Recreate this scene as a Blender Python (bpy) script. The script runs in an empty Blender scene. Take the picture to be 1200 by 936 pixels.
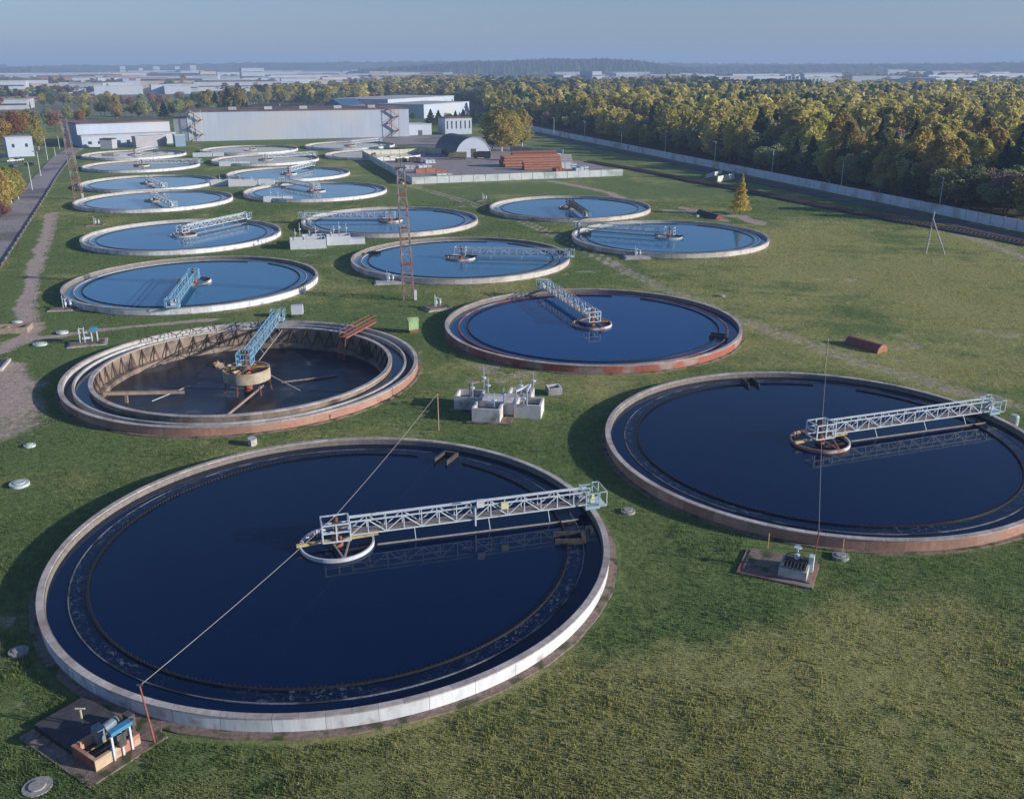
import bpy, math, random
import numpy as np
from mathutils import Vector, Matrix
PI = math.pi
R = math.radians
rng = random.Random(7)
C = bpy.context.scene.collection
scene = bpy.context.scene

# ------------------------------------------------------------------ camera
F, PITCH, ROLL, CAMH = 1087.8, 0.34427, -0.003223, 35.42      # focal length in photo pixels (1200 wide)
cp, sp = math.cos(PITCH), math.sin(PITCH)
cr, sr = math.cos(ROLL), math.sin(ROLL)
fwd = Vector((0, cp, -sp)); up0 = Vector((0, sp, cp)); r0 = Vector((1, 0, 0))
rgt = r0*cr + up0*sr; upv = up0*cr - r0*sr
cam = bpy.data.objects.new('camera', bpy.data.cameras.new('camera')); C.objects.link(cam)
cam.matrix_world = Matrix(((rgt.x, upv.x, -fwd.x, 0), (rgt.y, upv.y, -fwd.y, 0), (rgt.z, upv.z, -fwd.z, CAMH), (0, 0, 0, 1)))
cam.data.sensor_fit = 'HORIZONTAL'; cam.data.sensor_width = 36; cam.data.lens = F/1200*36
cam.data.clip_start = 0.5; cam.data.clip_end = 60000
scene.camera = cam

def at(px, py, z=0.0):
    X, Y = px-600, py-468
    d = fwd*F + rgt*X - upv*Y
    t = (z-CAMH)/d.z
    return Vector((d.x*t, d.y*t, z))
def pix(p):
    v = Vector(p) - Vector((0, 0, CAMH)); d = v.dot(fwd)
    return 600+F*v.dot(rgt)/d, 468-F*v.dot(upv)/d
def hgt(px, pb, pt):
    b = at(px, pb); lo, hi = 0., 200.
    for _ in range(40):
        m = (lo+hi)/2
        if pix((b.x, b.y, m))[1] > pt: lo = m
        else: hi = m
    return lo

# ------------------------------------------------------------------ light
SUN_EL, SUN_AZ = R(16), R(-14)          # azimuth of the sun measured from +X, towards the camera side
sdir = Vector((math.cos(SUN_EL)*math.cos(SUN_AZ), math.cos(SUN_EL)*math.sin(SUN_AZ), math.sin(SUN_EL)))
world = bpy.data.worlds.new('World'); scene.world = world; world.use_nodes = True
wn = world.node_tree; bg = wn.nodes['Background']
sky = wn.nodes.new('ShaderNodeTexSky'); sky.sky_type = 'NISHITA'; sky.sun_disc = False
sky.sun_elevation = SUN_EL; sky.sun_rotation = PI/2 - SUN_AZ
sky.altitude = 100; sky.air_density = 1.0; sky.dust_density = 0.6; sky.ozone_density = 5.0
wb = wn.nodes.new('ShaderNodeMix'); wb.data_type = 'RGBA'; wb.blend_type = 'MULTIPLY'; wb.inputs[0].default_value = 1; wb.inputs[7].default_value = (.92, .86, .96, 1)
wn.links.new(sky.outputs[0], wb.inputs[6]); wn.links.new(wb.outputs[2], bg.inputs[0]); bg.inputs[1].default_value = 0.10
sl = bpy.data.lights.new('sun', 'SUN'); sun = bpy.data.objects.new('sun', sl); C.objects.link(sun)
sl.energy = 4.4; sl.angle = R(0.53); sl.color = (1.0, 0.94, 0.86)
sun.rotation_euler = (-sdir).to_track_quat('-Z', 'Y').to_euler()
scene.view_settings.view_transform = 'Standard'; scene.view_settings.look = 'None'
scene.view_settings.gamma = 1.0; scene.view_settings.exposure = 0.45; scene.view_settings.use_curve_mapping = False

# ------------------------------------------------------------------ materials
MATS = {}
def node(nt, t, **k):
    n = nt.nodes.new(t)
    for a, b in k.items(): setattr(n, a, b)
    return n
def mat(name, c1, c2=None, scale=3.0, rough=0.8, bump=0.0, spec=0.3, metal=0.0, c3=None, s3=0.5, t3=(0.5, 0.62), streak=(1, 1, 1), detail=6, random_obj=0.0, attr=None, bscale=None):
    if name in MATS: return MATS[name]
    m = bpy.data.materials.new(name); m.use_nodes = True; nt = m.node_tree
    p = nt.nodes['Principled BSDF']
    p.inputs['Roughness'].default_value = rough; p.inputs['Specular IOR Level'].default_value = spec; p.inputs['Metallic'].default_value = metal
    tc = node(nt, 'ShaderNodeTexCoord'); mp = node(nt, 'ShaderNodeMapping'); mp.inputs['Scale'].default_value = streak
    nt.links.new(tc.outputs['Object'], mp.inputs[0])
    n1 = node(nt, 'ShaderNodeTexNoise'); n1.inputs['Scale'].default_value = scale; n1.inputs['Detail'].default_value = detail
    n1.inputs['Roughness'].default_value = 0.65
    nt.links.new(mp.outputs[0], n1.inputs['Vector'])
    rp = node(nt, 'ShaderNodeValToRGB'); rp.color_ramp.elements[0].position = 0.33; rp.color_ramp.elements[1].position = 0.67
    rp.color_ramp.elements[0].color = (*c1, 1); rp.color_ramp.elements[1].color = (*(c2 or c1), 1)
    nt.links.new(n1.outputs[0], rp.inputs[0]); out = rp.outputs[0]
    if c3:
        n3 = node(nt, 'ShaderNodeTexNoise'); n3.inputs['Scale'].default_value = s3; n3.inputs['Detail'].default_value = 5
        nt.links.new(tc.outputs['Object'], n3.inputs['Vector'])
        r3 = node(nt, 'ShaderNodeMapRange'); r3.inputs[1].default_value = t3[0]; r3.inputs[2].default_value = t3[1]
        nt.links.new(n3.outputs[0], r3.inputs[0])
        mx = node(nt, 'ShaderNodeMix', data_type='RGBA'); nt.links.new(r3.outputs[0], mx.inputs[0])
        nt.links.new(out, mx.inputs[6]); mx.inputs[7].default_value = (*c3, 1); out = mx.outputs[2]
    if attr:
        a = node(nt, 'ShaderNodeAttribute', attribute_name=attr)
        mx = node(nt, 'ShaderNodeMix', data_type='RGBA', blend_type='MULTIPLY'); mx.inputs[0].default_value = 1
        nt.links.new(out, mx.inputs[6]); nt.links.new(a.outputs[0], mx.inputs[7]); out = mx.outputs[2]
    if random_obj:
        oi = node(nt, 'ShaderNodeObjectInfo'); hs = node(nt, 'ShaderNodeHueSaturation')
        a = node(nt, 'ShaderNodeMapRange'); a.inputs[3].default_value = 0.5-random_obj*0.06; a.inputs[4].default_value = 0.5+random_obj*0.04
        b = node(nt, 'ShaderNodeMapRange'); b.inputs[3].default_value = 1-random_obj*0.35; b.inputs[4].default_value = 1+random_obj*0.35
        ml = node(nt, 'ShaderNodeMath', operation='MULTIPLY'); ml.inputs[1].default_value = 7.31
        fr = node(nt, 'ShaderNodeMath', operation='FRACT')
        nt.links.new(oi.outputs['Random'], a.inputs[0]); nt.links.new(oi.outputs['Random'], ml.inputs[0]); nt.links.new(ml.outputs[0], fr.inputs[0]); nt.links.new(fr.outputs[0], b.inputs[0])
        nt.links.new(a.outputs[0], hs.inputs['Hue']); nt.links.new(b.outputs[0], hs.inputs['Value']); nt.links.new(out, hs.inputs['Color']); out = hs.outputs[0]
    nt.links.new(out, p.inputs['Base Color'])
    if bump:
        nb = node(nt, 'ShaderNodeTexNoise'); nb.inputs['Scale'].default_value = bscale or scale*4; nb.inputs['Detail'].default_value = 4
        nt.links.new(mp.outputs[0], nb.inputs['Vector'])
        b = node(nt, 'ShaderNodeBump'); b.inputs['Strength'].default_value = bump; b.inputs['Distance'].default_value = 0.05
        nt.links.new(nb.outputs[0], b.inputs['Height']); nt.links.new(b.outputs[0], p.inputs['Normal'])
    MATS[name] = m
    return m

def joints(m, k, dark=.45, w=.012):           # cast joints between the segments of a ring wall
    nt = m.node_tree; p = nt.nodes['Principled BSDF']; src = p.inputs['Base Color'].links[0].from_socket
    tc = node(nt, 'ShaderNodeTexCoord'); sx = node(nt, 'ShaderNodeSeparateXYZ'); nt.links.new(tc.outputs['Object'], sx.inputs[0])
    an = node(nt, 'ShaderNodeMath', operation='ARCTAN2'); nt.links.new(sx.outputs[1], an.inputs[0]); nt.links.new(sx.outputs[0], an.inputs[1])
    mu = node(nt, 'ShaderNodeMath', operation='MULTIPLY'); mu.inputs[1].default_value = k/(2*PI); nt.links.new(an.outputs[0], mu.inputs[0])
    fr = node(nt, 'ShaderNodeMath', operation='FRACT'); nt.links.new(mu.outputs[0], fr.inputs[0])
    lt = node(nt, 'ShaderNodeMath', operation='LESS_THAN'); lt.inputs[1].default_value = w*k/64; nt.links.new(fr.outputs[0], lt.inputs[0])
    fl = node(nt, 'ShaderNodeMath', operation='FLOOR'); nt.links.new(mu.outputs[0], fl.inputs[0])
    wn2 = node(nt, 'ShaderNodeTexWhiteNoise', noise_dimensions='1D'); nt.links.new(fl.outputs[0], wn2.inputs['W'])
    mr = node(nt, 'ShaderNodeMapRange'); mr.inputs[3].default_value = .78; mr.inputs[4].default_value = 1.1; nt.links.new(wn2.outputs['Value'], mr.inputs[0])
    va = node(nt, 'ShaderNodeVectorMath', operation='SCALE'); nt.links.new(src, va.inputs[0]); nt.links.new(mr.outputs[0], va.inputs['Scale'])
    mx = node(nt, 'ShaderNodeMix', data_type='RGBA'); nt.links.new(lt.outputs[0], mx.inputs[0]); nt.links.new(va.outputs[0], mx.inputs[6]); mx.inputs[7].default_value = (dark*.3, dark*.26, dark*.24, 1)
    nt.links.new(mx.outputs[2], p.inputs['Base Color'])
conc = mat('pale_concrete', (.38, .37, .35), (.56, .55, .52), 1.6, bump=.3, c3=(.27, .24, .21), s3=.35, t3=(.52, .75))
cap = mat('rim_concrete', (.42, .37, .34), (.62, .55, .50), 2.2, bump=.4, c3=(.30, .22, .19), s3=.5, t3=(.5, .8))
white_wall = mat('whitewashed_wall', (.60, .62, .64), (.78, .80, .82), 1.4, bump=.2, c3=(.40, .35, .31), s3=.8, t3=(.55, .72), streak=(1, 1, .2))
brick_wall = mat('flaking_red_paint_wall', (.30, .085, .06), (.42, .15, .10), 2.5, bump=.3, c3=(.36, .29, .25), s3=.28, t3=(.48, .6))
salmon_wall = mat('salmon_painted_wall', (.36, .18, .13), (.46, .27, .20), 1.8, bump=.3, c3=(.44, .31, .24), s3=.3, t3=(.5, .66))
stained_wall = mat('stained_concrete_wall', (.50, .46, .42), (.66, .62, .57), 1.5, bump=.3, c3=(.36, .17, .12), s3=.3, t3=(.55, .68))
dark_conc = mat('wet_dark_concrete', (.045, .04, .04), (.10, .09, .08), 3, rough=.5, bump=.3)
baffle_m = mat('black_baffle_plate', (.012, .012, .014), (.04, .035, .03), 6, rough=.5)
weir_m = mat('weir_concrete', (.22, .21, .19), (.42, .40, .36), 6, bump=.2)
joints(cap, 88); joints(white_wall, 44); joints(brick_wall, 44, .6); joints(salmon_wall, 44, .7); joints(stained_wall, 44)
apron_m = mat('apron_gravel', (.16, .11, .09), (.30, .23, .19), 3.5, bump=.6, c3=(.07, .08, .035), s3=.9, t3=(.52, .62))
tan_wall = mat('tan_inner_wall', (.18, .14, .11), (.32, .25, .195), 1.2, bump=.3, c3=(.07, .055, .05), s3=.28, t3=(.5, .66), streak=(1, 1, .3))  # dark patches in the colour stand in for shade on the drained tank's wall
sludge = mat('tank_floor_sludge', (.006, .010, .020), (.018, .024, .038), .3, rough=.3, bump=.6, c3=(.085, .095, .115), s3=.2, t3=(.54, .64), streak=(.4, 1.6, 1), bscale=2)
steel_l = mat('pale_painted_steel', (.46, .52, .56), (.62, .68, .72), 4, rough=.5, c3=(.36, .27, .2), s3=1.3, t3=(.62, .75))
steel_b = mat('light_blue_painted_steel', (.16, .38, .55), (.26, .50, .66), 4, rough=.5, c3=(.3, .22, .17), s3=1.3, t3=(.6, .74))
steel_d = mat('dark_steel', (.06, .06, .065), (.12, .11, .1), 4, rough=.5)
deck_m = mat('walkway_deck', (.22, .16, .13), (.34, .27, .23), 3)
beam_m = mat('ochre_beam', (.42, .32, .14), (.60, .48, .26), 3, c3=(.2, .12, .07), s3=1.5)
rust = mat('rusty_steel', (.22, .07, .04), (.36, .15, .10), 5, bump=.2)
rust_ring = mat('rusty_ring', (.28, .11, .07), (.46, .30, .24), 3, bump=.2, c3=(.6, .57, .52), s3=.6)
white_m = mat('white_paint', (.50, .53, .57), (.62, .65, .69), 3, rough=.6, c3=(.45, .42, .38), s3=1., t3=(.6, .8))
yellow_m = mat('cream_paint', (.62, .60, .35), (.72, .70, .45), 3, rough=.5)
blue_m = mat('bright_blue_paint', (.05, .20, .36), (.08, .27, .45), 3, rough=.45)
green_m = mat('pale_green_paint', (.32, .50, .22), (.42, .60, .30), 2, rough=.6, c3=(.25, .3, .15), s3=1)
cable_m = mat('weathered_cable', (.38, .36, .34), (.50, .46, .44), 4)
asphalt = mat('asphalt', (.060, .058, .060), (.095, .09, .09), 1.2, bump=.3, c3=(.13, .12, .12), s3=.08)
old_asphalt = mat('worn_asphalt', (.28, .24, .23), (.40, .35, .34), .6, bump=.3, c3=(.20, .17, .17), s3=.06)
ballast = mat('ballast', (.028, .026, .030), (.07, .06, .06), 3, bump=.8)
sleeper_m = mat('sleeper', (.09, .085, .09), (.16, .15, .16), 2)
roof_brown = mat('brown_felt_roof', (.13, .09, .08), (.20, .14, .12), .15, c3=(.24, .18, .16), s3=.06)
roof_grey = mat('grey_roof', (.36, .37, .39), (.52, .52, .54), .1)
facade = mat('white_facade_panel', (.42, .475, .565), (.48, .54, .63), .25, c3=(.5, .52, .55), s3=.04, streak=(1, 1, .2))
facade_g = mat('grey_facade', (.36, .38, .42), (.48, .50, .53), .12)
facade_c = mat('cream_facade', (.48, .42, .36), (.58, .52, .44), .12)
facade_r = mat('brick_facade', (.30, .13, .10), (.38, .19, .15), .2)
glass = mat('window_glass', (.03, .04, .06), (.06, .07, .1), .5, rough=.15, spec=.6)
bluehall = mat('blue_sheet_roof', (.06, .12, .24), (.08, .15, .28), .2, rough=.5)
greenroof = mat('pale_green_roof', (.40, .48, .42), (.5, .56, .5), .1)
dark_hangar = mat('dark_hangar_sheet', (.05, .05, .06), (.09, .085, .09), .6, rough=.5)
dirt_m = mat('bare_dirt', (.17, .11, .085), (.26, .18, .14), 1.0, bump=.8)
orange_m = mat('terracotta_pipe', (.30, .13, .085), (.42, .20, .13), 1.2)
tan_box = mat('tan_plaster', (.46, .33, .22), (.58, .44, .31), 2.5, bump=.3, c3=(.42, .2, .14), s3=.8)
slab_dark = mat('tar_slab', (.055, .05, .055), (.10, .09, .095), 1.5, bump=.3)
bark_w = mat('birch_bark', (.55, .52, .48), (.7, .67, .62), 2, c3=(.08, .07, .06), s3=4, t3=(.58, .62))
bark_d = mat('brown_bark', (.07, .05, .04), (.12, .09, .07), 3)
arch_m = mat('red_brown_arch', (.24, .07, .06), (.33, .13, .11), 2, bump=.3)

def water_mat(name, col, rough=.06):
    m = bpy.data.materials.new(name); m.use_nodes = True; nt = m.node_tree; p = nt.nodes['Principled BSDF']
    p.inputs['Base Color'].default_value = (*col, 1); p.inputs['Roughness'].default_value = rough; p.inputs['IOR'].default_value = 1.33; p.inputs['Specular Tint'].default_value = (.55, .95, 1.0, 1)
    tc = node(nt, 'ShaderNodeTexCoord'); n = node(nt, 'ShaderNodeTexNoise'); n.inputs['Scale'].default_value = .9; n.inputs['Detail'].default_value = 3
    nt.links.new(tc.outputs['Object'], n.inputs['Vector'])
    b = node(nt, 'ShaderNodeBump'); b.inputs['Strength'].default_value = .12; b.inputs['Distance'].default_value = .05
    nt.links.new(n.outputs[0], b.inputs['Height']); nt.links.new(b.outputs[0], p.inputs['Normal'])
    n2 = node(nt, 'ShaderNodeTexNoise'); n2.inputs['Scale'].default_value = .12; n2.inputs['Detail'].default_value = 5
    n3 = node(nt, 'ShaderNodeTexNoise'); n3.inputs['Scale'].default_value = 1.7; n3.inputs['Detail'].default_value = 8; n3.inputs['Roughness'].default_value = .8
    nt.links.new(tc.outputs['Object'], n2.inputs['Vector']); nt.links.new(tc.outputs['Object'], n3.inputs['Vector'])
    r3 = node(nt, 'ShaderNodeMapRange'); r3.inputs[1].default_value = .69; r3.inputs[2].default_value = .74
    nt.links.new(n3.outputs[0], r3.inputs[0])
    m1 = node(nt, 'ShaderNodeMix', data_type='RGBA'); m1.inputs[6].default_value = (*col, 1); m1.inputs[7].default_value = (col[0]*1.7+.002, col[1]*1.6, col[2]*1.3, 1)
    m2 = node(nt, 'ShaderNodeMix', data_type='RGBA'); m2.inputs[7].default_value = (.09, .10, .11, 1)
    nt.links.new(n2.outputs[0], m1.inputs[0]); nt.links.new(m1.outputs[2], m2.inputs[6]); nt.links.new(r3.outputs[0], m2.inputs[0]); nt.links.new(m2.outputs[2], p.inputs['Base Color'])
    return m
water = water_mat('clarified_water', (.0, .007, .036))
water_mid = water_mat('blue_water', (.0, .035, .14)); water_blue = water_mat('light_blue_water', (.03, .13, .26)); water_pale = water_mat('pale_blue_water', (.12, .23, .34))  # lighter, bluer base colours paint in the sky's reflection on farther tanks
pale_water = water_mat('hall_reflection_water', (.20, .20, .18), .06)  # pale base colour paints in the white hall's reflection

def foam_mat():                       # churned film between weir and baffle: dark water with fine pale streaks
    m = bpy.data.materials.new('foamy_water'); m.use_nodes = True; nt = m.node_tree; p = nt.nodes['Principled BSDF']
    tc = node(nt, 'ShaderNodeTexCoord'); sx = node(nt, 'ShaderNodeSeparateXYZ'); nt.links.new(tc.outputs['Object'], sx.inputs[0])
    an = node(nt, 'ShaderNodeMath', operation='ARCTAN2'); nt.links.new(sx.outputs[1], an.inputs[0]); nt.links.new(sx.outputs[0], an.inputs[1])
    ln = node(nt, 'ShaderNodeVectorMath', operation='LENGTH'); nt.links.new(tc.outputs['Object'], ln.inputs[0])
    cx = node(nt, 'ShaderNodeCombineXYZ'); ma = node(nt, 'ShaderNodeMath', operation='MULTIPLY'); ma.inputs[1].default_value = 14
    nt.links.new(an.outputs[0], ma.inputs[0]); nt.links.new(ma.outputs[0], cx.inputs[0]); nt.links.new(ln.outputs['Value'], cx.inputs[1])
    n = node(nt, 'ShaderNodeTexNoise'); n.inputs['Scale'].default_value = 2.6; n.inputs['Detail'].default_value = 9; n.inputs['Roughness'].default_value = .75; n.inputs['Distortion'].default_value = 1.2
    nt.links.new(cx.outputs[0], n.inputs['Vector'])
    r = node(nt, 'ShaderNodeMapRange'); r.inputs[1].default_value = .53; r.inputs[2].default_value = .66
    n2 = node(nt, 'ShaderNodeTexNoise'); n2.inputs['Scale'].default_value = .11; n2.inputs['Detail'].default_value = 2
    nt.links.new(tc.outputs['Object'], n2.inputs['Vector'])
    r2 = node(nt, 'ShaderNodeMapRange'); r2.inputs[1].default_value = .38; r2.inputs[2].default_value = .56
    nt.links.new(n2.outputs[0], r2.inputs[0]); mu = node(nt, 'ShaderNodeMath', operation='MULTIPLY')
    nt.links.new(n.outputs[0], r.inputs[0]); nt.links.new(r.outputs[0], mu.inputs[0]); nt.links.new(r2.outputs[0], mu.inputs[1])
    mx = node(nt, 'ShaderNodeMix', data_type='RGBA'); mx.inputs[6].default_value = (.0, .006, .03, 1); mx.inputs[7].default_value = (.15, .18, .22, 1)
    nt.links.new(mu.outputs[0], mx.inputs[0]); nt.links.new(mx.outputs[2], p.inputs['Base Color'])
    nb = node(nt, 'ShaderNodeBump'); nb.inputs['Strength'].default_value = .25; nb.inputs['Distance'].default_value = .05
    nt.links.new(n.outputs[0], nb.inputs['Height']); nt.links.new(nb.outputs[0], p.inputs['Normal'])
    p.inputs['Roughness'].default_value = .12; p.inputs['IOR'].default_value = 1.33
    return m
foam = foam_mat()

# ------------------------------------------------------------------ helpers
def tag(o, label=None, cat=None, group=None, kind=None):
    if label: o['label'] = label
    if cat: o['category'] = cat
    if group: o['group'] = group
    if kind: o['kind'] = kind
    return o
def empty(name, loc=(0, 0, 0), rz=0, label=None, cat=None, group=None):
    o = bpy.data.objects.new(name, None); C.objects.link(o); o.location = loc; o.rotation_euler = (0, 0, rz); o.empty_display_size = .3
    return tag(o, label, cat, group)
class MB:
    def __init__(s): s.v = []; s.f = []; s.smooth = []
    def add(s, vs, fs, smooth=False):
        b = len(s.v); s.v += [tuple(v) for v in vs]
        s.f += [tuple(i+b for i in f) for f in fs]; s.smooth += [smooth]*len(fs); return s
    def box(s, x0, x1, y0, y1, z0, z1, M=None):
        vs = [Vector(p) for p in ((x0,y0,z0),(x1,y0,z0),(x1,y1,z0),(x0,y1,z0),(x0,y0,z1),(x1,y0,z1),(x1,y1,z1),(x0,y1,z1))]
        if M: vs = [M @ v for v in vs]
        return s.add(vs, [(3,2,1,0),(4,5,6,7),(0,1,5,4),(1,2,6,5),(2,3,7,6),(3,0,4,7)])
    def prism(s, pts, z0, z1):
        n = len(pts); vs = [(p[0], p[1], z0) for p in pts]+[(p[0], p[1], z1) for p in pts]
        return s.add(vs, [tuple(range(n))[::-1], tuple(range(n, 2*n))]+[(i, (i+1) % n, n+(i+1) % n, n+i) for i in range(n)])
    def bar(s, p, q, w=.08, h=None):
        p, q = Vector(p), Vector(q); h = h or w; d = (q-p)
        if d.length < 1e-6: return s
        d.normalize(); u = Vector((0, 0, 1)) if abs(d.z) < .95 else Vector((0, 1, 0))
        a = d.cross(u).normalized(); b = a.cross(d)
        c = [(-w/2,-h/2),(w/2,-h/2),(w/2,h/2),(-w/2,h/2)]
        vs = [p+a*x+b*y for x, y in c]+[q+a*x+b*y for x, y in c]
        return s.add(vs, [(0,1,2,3),(7,6,5,4),(0,4,5,1),(1,5,6,2),(2,6,7,3),(3,7,4,0)])
    def tube(s, p, q, r0, r1=None, n=8, caps=True):
        p, q = Vector(p), Vector(q); r1 = r0 if r1 is None else r1; d = (q-p).normalized()
        u = Vector((0, 0, 1)) if abs(d.z) < .95 else Vector((0, 1, 0))
        a = d.cross(u).normalized(); b = a.cross(d)
        vs = [p+(a*math.cos(t)+b*math.sin(t))*r0 for t in [2*PI*i/n for i in range(n)]]+[q+(a*math.cos(t)+b*math.sin(t))*r1 for t in [2*PI*i/n for i in range(n)]]
        s.add(vs, [(i, (i+1) % n, n+(i+1) % n, n+i) for i in range(n)], True)
        if caps: s.add(vs, [tuple(range(n))[::-1], tuple(range(n, 2*n))])
        return s
    def ring(s, r0, r1, z0, z1, n=160, a0=0, a1=2*PI, wob=0):
        full = abs(a1-a0-2*PI) < 1e-6; m = n if full else n+1; vs = []
        for i in range(m):
            t = a0+(a1-a0)*i/n; c, d = math.cos(t), math.sin(t); w = wob*(math.sin(t*17)+math.sin(t*41+1)+math.sin(t*7+2))/3
            vs += [(r0*c, r0*d, z0), ((r1+w)*c, (r1+w)*d, z0), ((r1+w)*c, (r1+w)*d, z1), (r0*c, r0*d, z1)]
        fs = []
        for i in range(n):
            a = 4*i; b = 4*((i+1) % m)
            fs += [(a, a+1, b+1, b), (a+1, a+2, b+2, b+1), (a+2, a+3, b+3, b+2), (a+3, a, b, b+3)]
        if not full: fs += [(0, 3, 2, 1), (4*n, 4*n+1, 4*n+2, 4*n+3)]
        return s.add(vs, fs)
    def disc(s, r, z, n=128, r_in=0):
        if r_in:
            vs = [(rr*math.cos(2*PI*i/n), rr*math.sin(2*PI*i/n), z) for i in range(n) for rr in (r_in, r)]
            return s.add(vs, [(2*i, 2*i+1, 2*((i+1) % n)+1, 2*((i+1) % n)) for i in range(n)])
        return s.add([(r*math.cos(2*PI*i/n), r*math.sin(2*PI*i/n), z) for i in range(n)], [tuple(range(n))])
    def build(s, name, m, parent=None, loc=None):
        me = bpy.data.meshes.new(name); me.from_pydata(s.v, [], s.f); me.materials.append(m)
        me.polygons.foreach_set('use_smooth', s.smooth); me.update()
        o = bpy.data.objects.new(name, me); C.objects.link(o)
        if parent: o.parent = parent
        if loc: o.location = loc
        return o
def np_mesh(name, V, Fq, m, k=4, colors=None):
    me = bpy.data.meshes.new(name); nv, nf = len(V), len(Fq)
    me.vertices.add(nv); me.vertices.foreach_set('co', np.asarray(V, np.float32).ravel())
    me.loops.add(nf*k); me.loops.foreach_set('vertex_index', np.asarray(Fq, np.int32).ravel())
    me.polygons.add(nf); me.polygons.foreach_set('loop_start', np.arange(0, nf*k, k, dtype=np.int32))
    me.update(calc_edges=True)
    if colors is not None:
        a = me.color_attributes.new('tint', 'FLOAT_COLOR', 'POINT')
        a.data.foreach_set('color', np.asarray(colors, np.float32).ravel())
    me.materials.append(m)
    return me
def struct(name, o): o.name = name; o['kind'] = 'structure'; return o

# ------------------------------------------------------------------ tank layout
TANKS = dict(A=(-13.6, 64.1), B=(30.3, 84.6), C=(11.5, 129.0), D=(-32.7, 108.9), E=(-54.9, 158.1), F=(-72.5, 205.5), G=(-9.8, 178.5),
    H=(-29.1, 225.0), I=(34.1, 200.9), J=(15.3, 245.9), K=(-99.6, 263.0), L=(-58.4, 282.2), M=(-116.4, 304.5), N=(-77.4, 330.4),
    O=(-139.7, 360.3), P=(-98.5, 382.8), Q=(-160.6, 408.0), R=(-117.2, 430.2), S=(-76.1, 453.1), T=(-57.6, 404.9))
RW = 21.0; RIM = 1.0

# ------------------------------------------------------------------ ground, one sheet to the horizon
def axis(lo, hi, step, far, grow=1.22):
    a = list(np.arange(lo, hi+.1, step)); s = step; x = a[-1]
    while x < far: s *= grow; x += s; a.append(x)
    s = step; x = a[0]; pre = []
    while x > -far: s *= grow; x -= s; pre.append(x)
    return np.array(pre[::-1]+a)
gx = axis(-232, 152, 1.0, 14000); gy = axis(24, 470, 1.0, 14000)
XX, YY = np.meshgrid(gx, gy); ZZ = np.zeros_like(XX)
Dx, Dy = TANKS['D']
hole = np.hypot(XX-Dx, YY-Dy) < 19.5
ZZ[hole] = -4.5
gr = np.random.default_rng(3)
def vnoise(x, y, s, seed):                        # smooth value noise on a lattice
    r = np.random.default_rng(seed); T = r.random((256, 256)); x = x/s; y = y/s
    xi, yi = np.floor(x).astype(int), np.floor(y).astype(int); fx, fy = x-xi, y-yi
    fx, fy = fx*fx*(3-2*fx), fy*fy*(3-2*fy)
    g = lambda a, b: T[a % 256, b % 256]
    return (g(xi, yi)*(1-fx)+g(xi+1, yi)*fx)*(1-fy)+(g(xi, yi+1)*(1-fx)+g(xi+1, yi+1)*fx)*fy
inner = (XX > -232) & (XX < 152) & (YY > 24) & (YY < 470)
lump = (vnoise(XX, YY, 9, 1)-.5)*.24+(vnoise(XX, YY, 4, 2)-.5)*.05
tdist = np.full_like(XX, 1e9)
for c in TANKS.values(): tdist = np.minimum(tdist, np.hypot(XX-c[0], YY-c[1]))
lump *= np.clip((tdist-22.3)/4, 0, 1)
ZZ = np.where(inner & ~hole, ZZ+lump-.06, ZZ)
def pathmask(pts, w, soft=.8):
    P = [at(*p) for p in pts]; D = np.full_like(XX, 1e9)
    for a, b in zip(P[:-1], P[1:]):
        ax, ay, bx, by = a.x, a.y, b.x, b.y; L = (bx-ax)**2+(by-ay)**2
        t = np.clip(((XX-ax)*(bx-ax)+(YY-ay)*(by-ay))/L, 0, 1)
        D = np.minimum(D, np.hypot(XX-ax-t*(bx-ax), YY-ay-t*(by-ay)))
    return D
edge = (vnoise(XX, YY, 3, 5)-.5)*1.4
def band(pts, w, amt=1.0, soft=.9): return np.clip((w-(pathmask(pts, w)+edge))/soft+.5, 0, 1)*amt
def ruts(pts, half, w, amt=.9):
    D = pathmask(pts, 0); return np.clip((w-np.abs(D-half)-edge*.15)/.5+.5, 0, 1)*amt
dirt = np.zeros_like(XX)
for m_ in (band([(62, 250), (50, 290), (38, 330), (30, 365), (38, 388), (22, 398), (0, 412)], 1.5),
           band([(-60, 425), (0, 410), (40, 396), (100, 388), (180, 380), (250, 374)], .8, .85),
           band([(-60, 470), (5, 430), (0, 480)], 2.6, .9), band([(-30, 440), (10, 455), (5, 500)], 4.5, .55, 3),
           ruts([(483, 218), (540, 234), (610, 258), (680, 288), (720, 310)], 1.0, .45),
           ruts([(720, 310), (780, 338), (850, 368), (930, 395), (1010, 425), (1100, 452), (1210, 480)], 1.0, .5, .55),
           band([(720, 310), (850, 368), (1010, 425), (1210, 480)], 2.6, .42, 3),
           band([(780, 247), (830, 250), (870, 254), (890, 262)], 2.0, .8, 2), band([(800, 243), (850, 258)], 2.0, .6, 2),
           band([(645, 212), (700, 222), (730, 232)], 2.2, .7, 3), band([(400, 160), (500, 163), (610, 170)], 4, .6, 4),
           band([(1090, 262), (1200, 300), (1260, 330)], 2.4, .5, 3), band([(560, 222), (700, 214)], 2, .3, 4),
           band([(1010, 395), (1060, 408)], 1.6, .4, 2), band([(480, 372), (400, 365), (340, 360)], 1.4, .35, 2),
           band([(640, 700), (720, 690), (850, 660)], .25, .35, .5)):
    dirt = np.maximum(dirt, m_)
dry = np.clip((vnoise(XX, YY, 34, 8)-.42)*2.0, 0, 1)*.55+np.clip((vnoise(XX, YY, 11, 9)-.5)*2.4, 0, 1)*.45
def blob(px, py, rx, ry, amt):
    c = at(px, py); return np.exp(-(((XX-c.x)/rx)**2+((YY-c.y)/ry)**2))*amt
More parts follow.
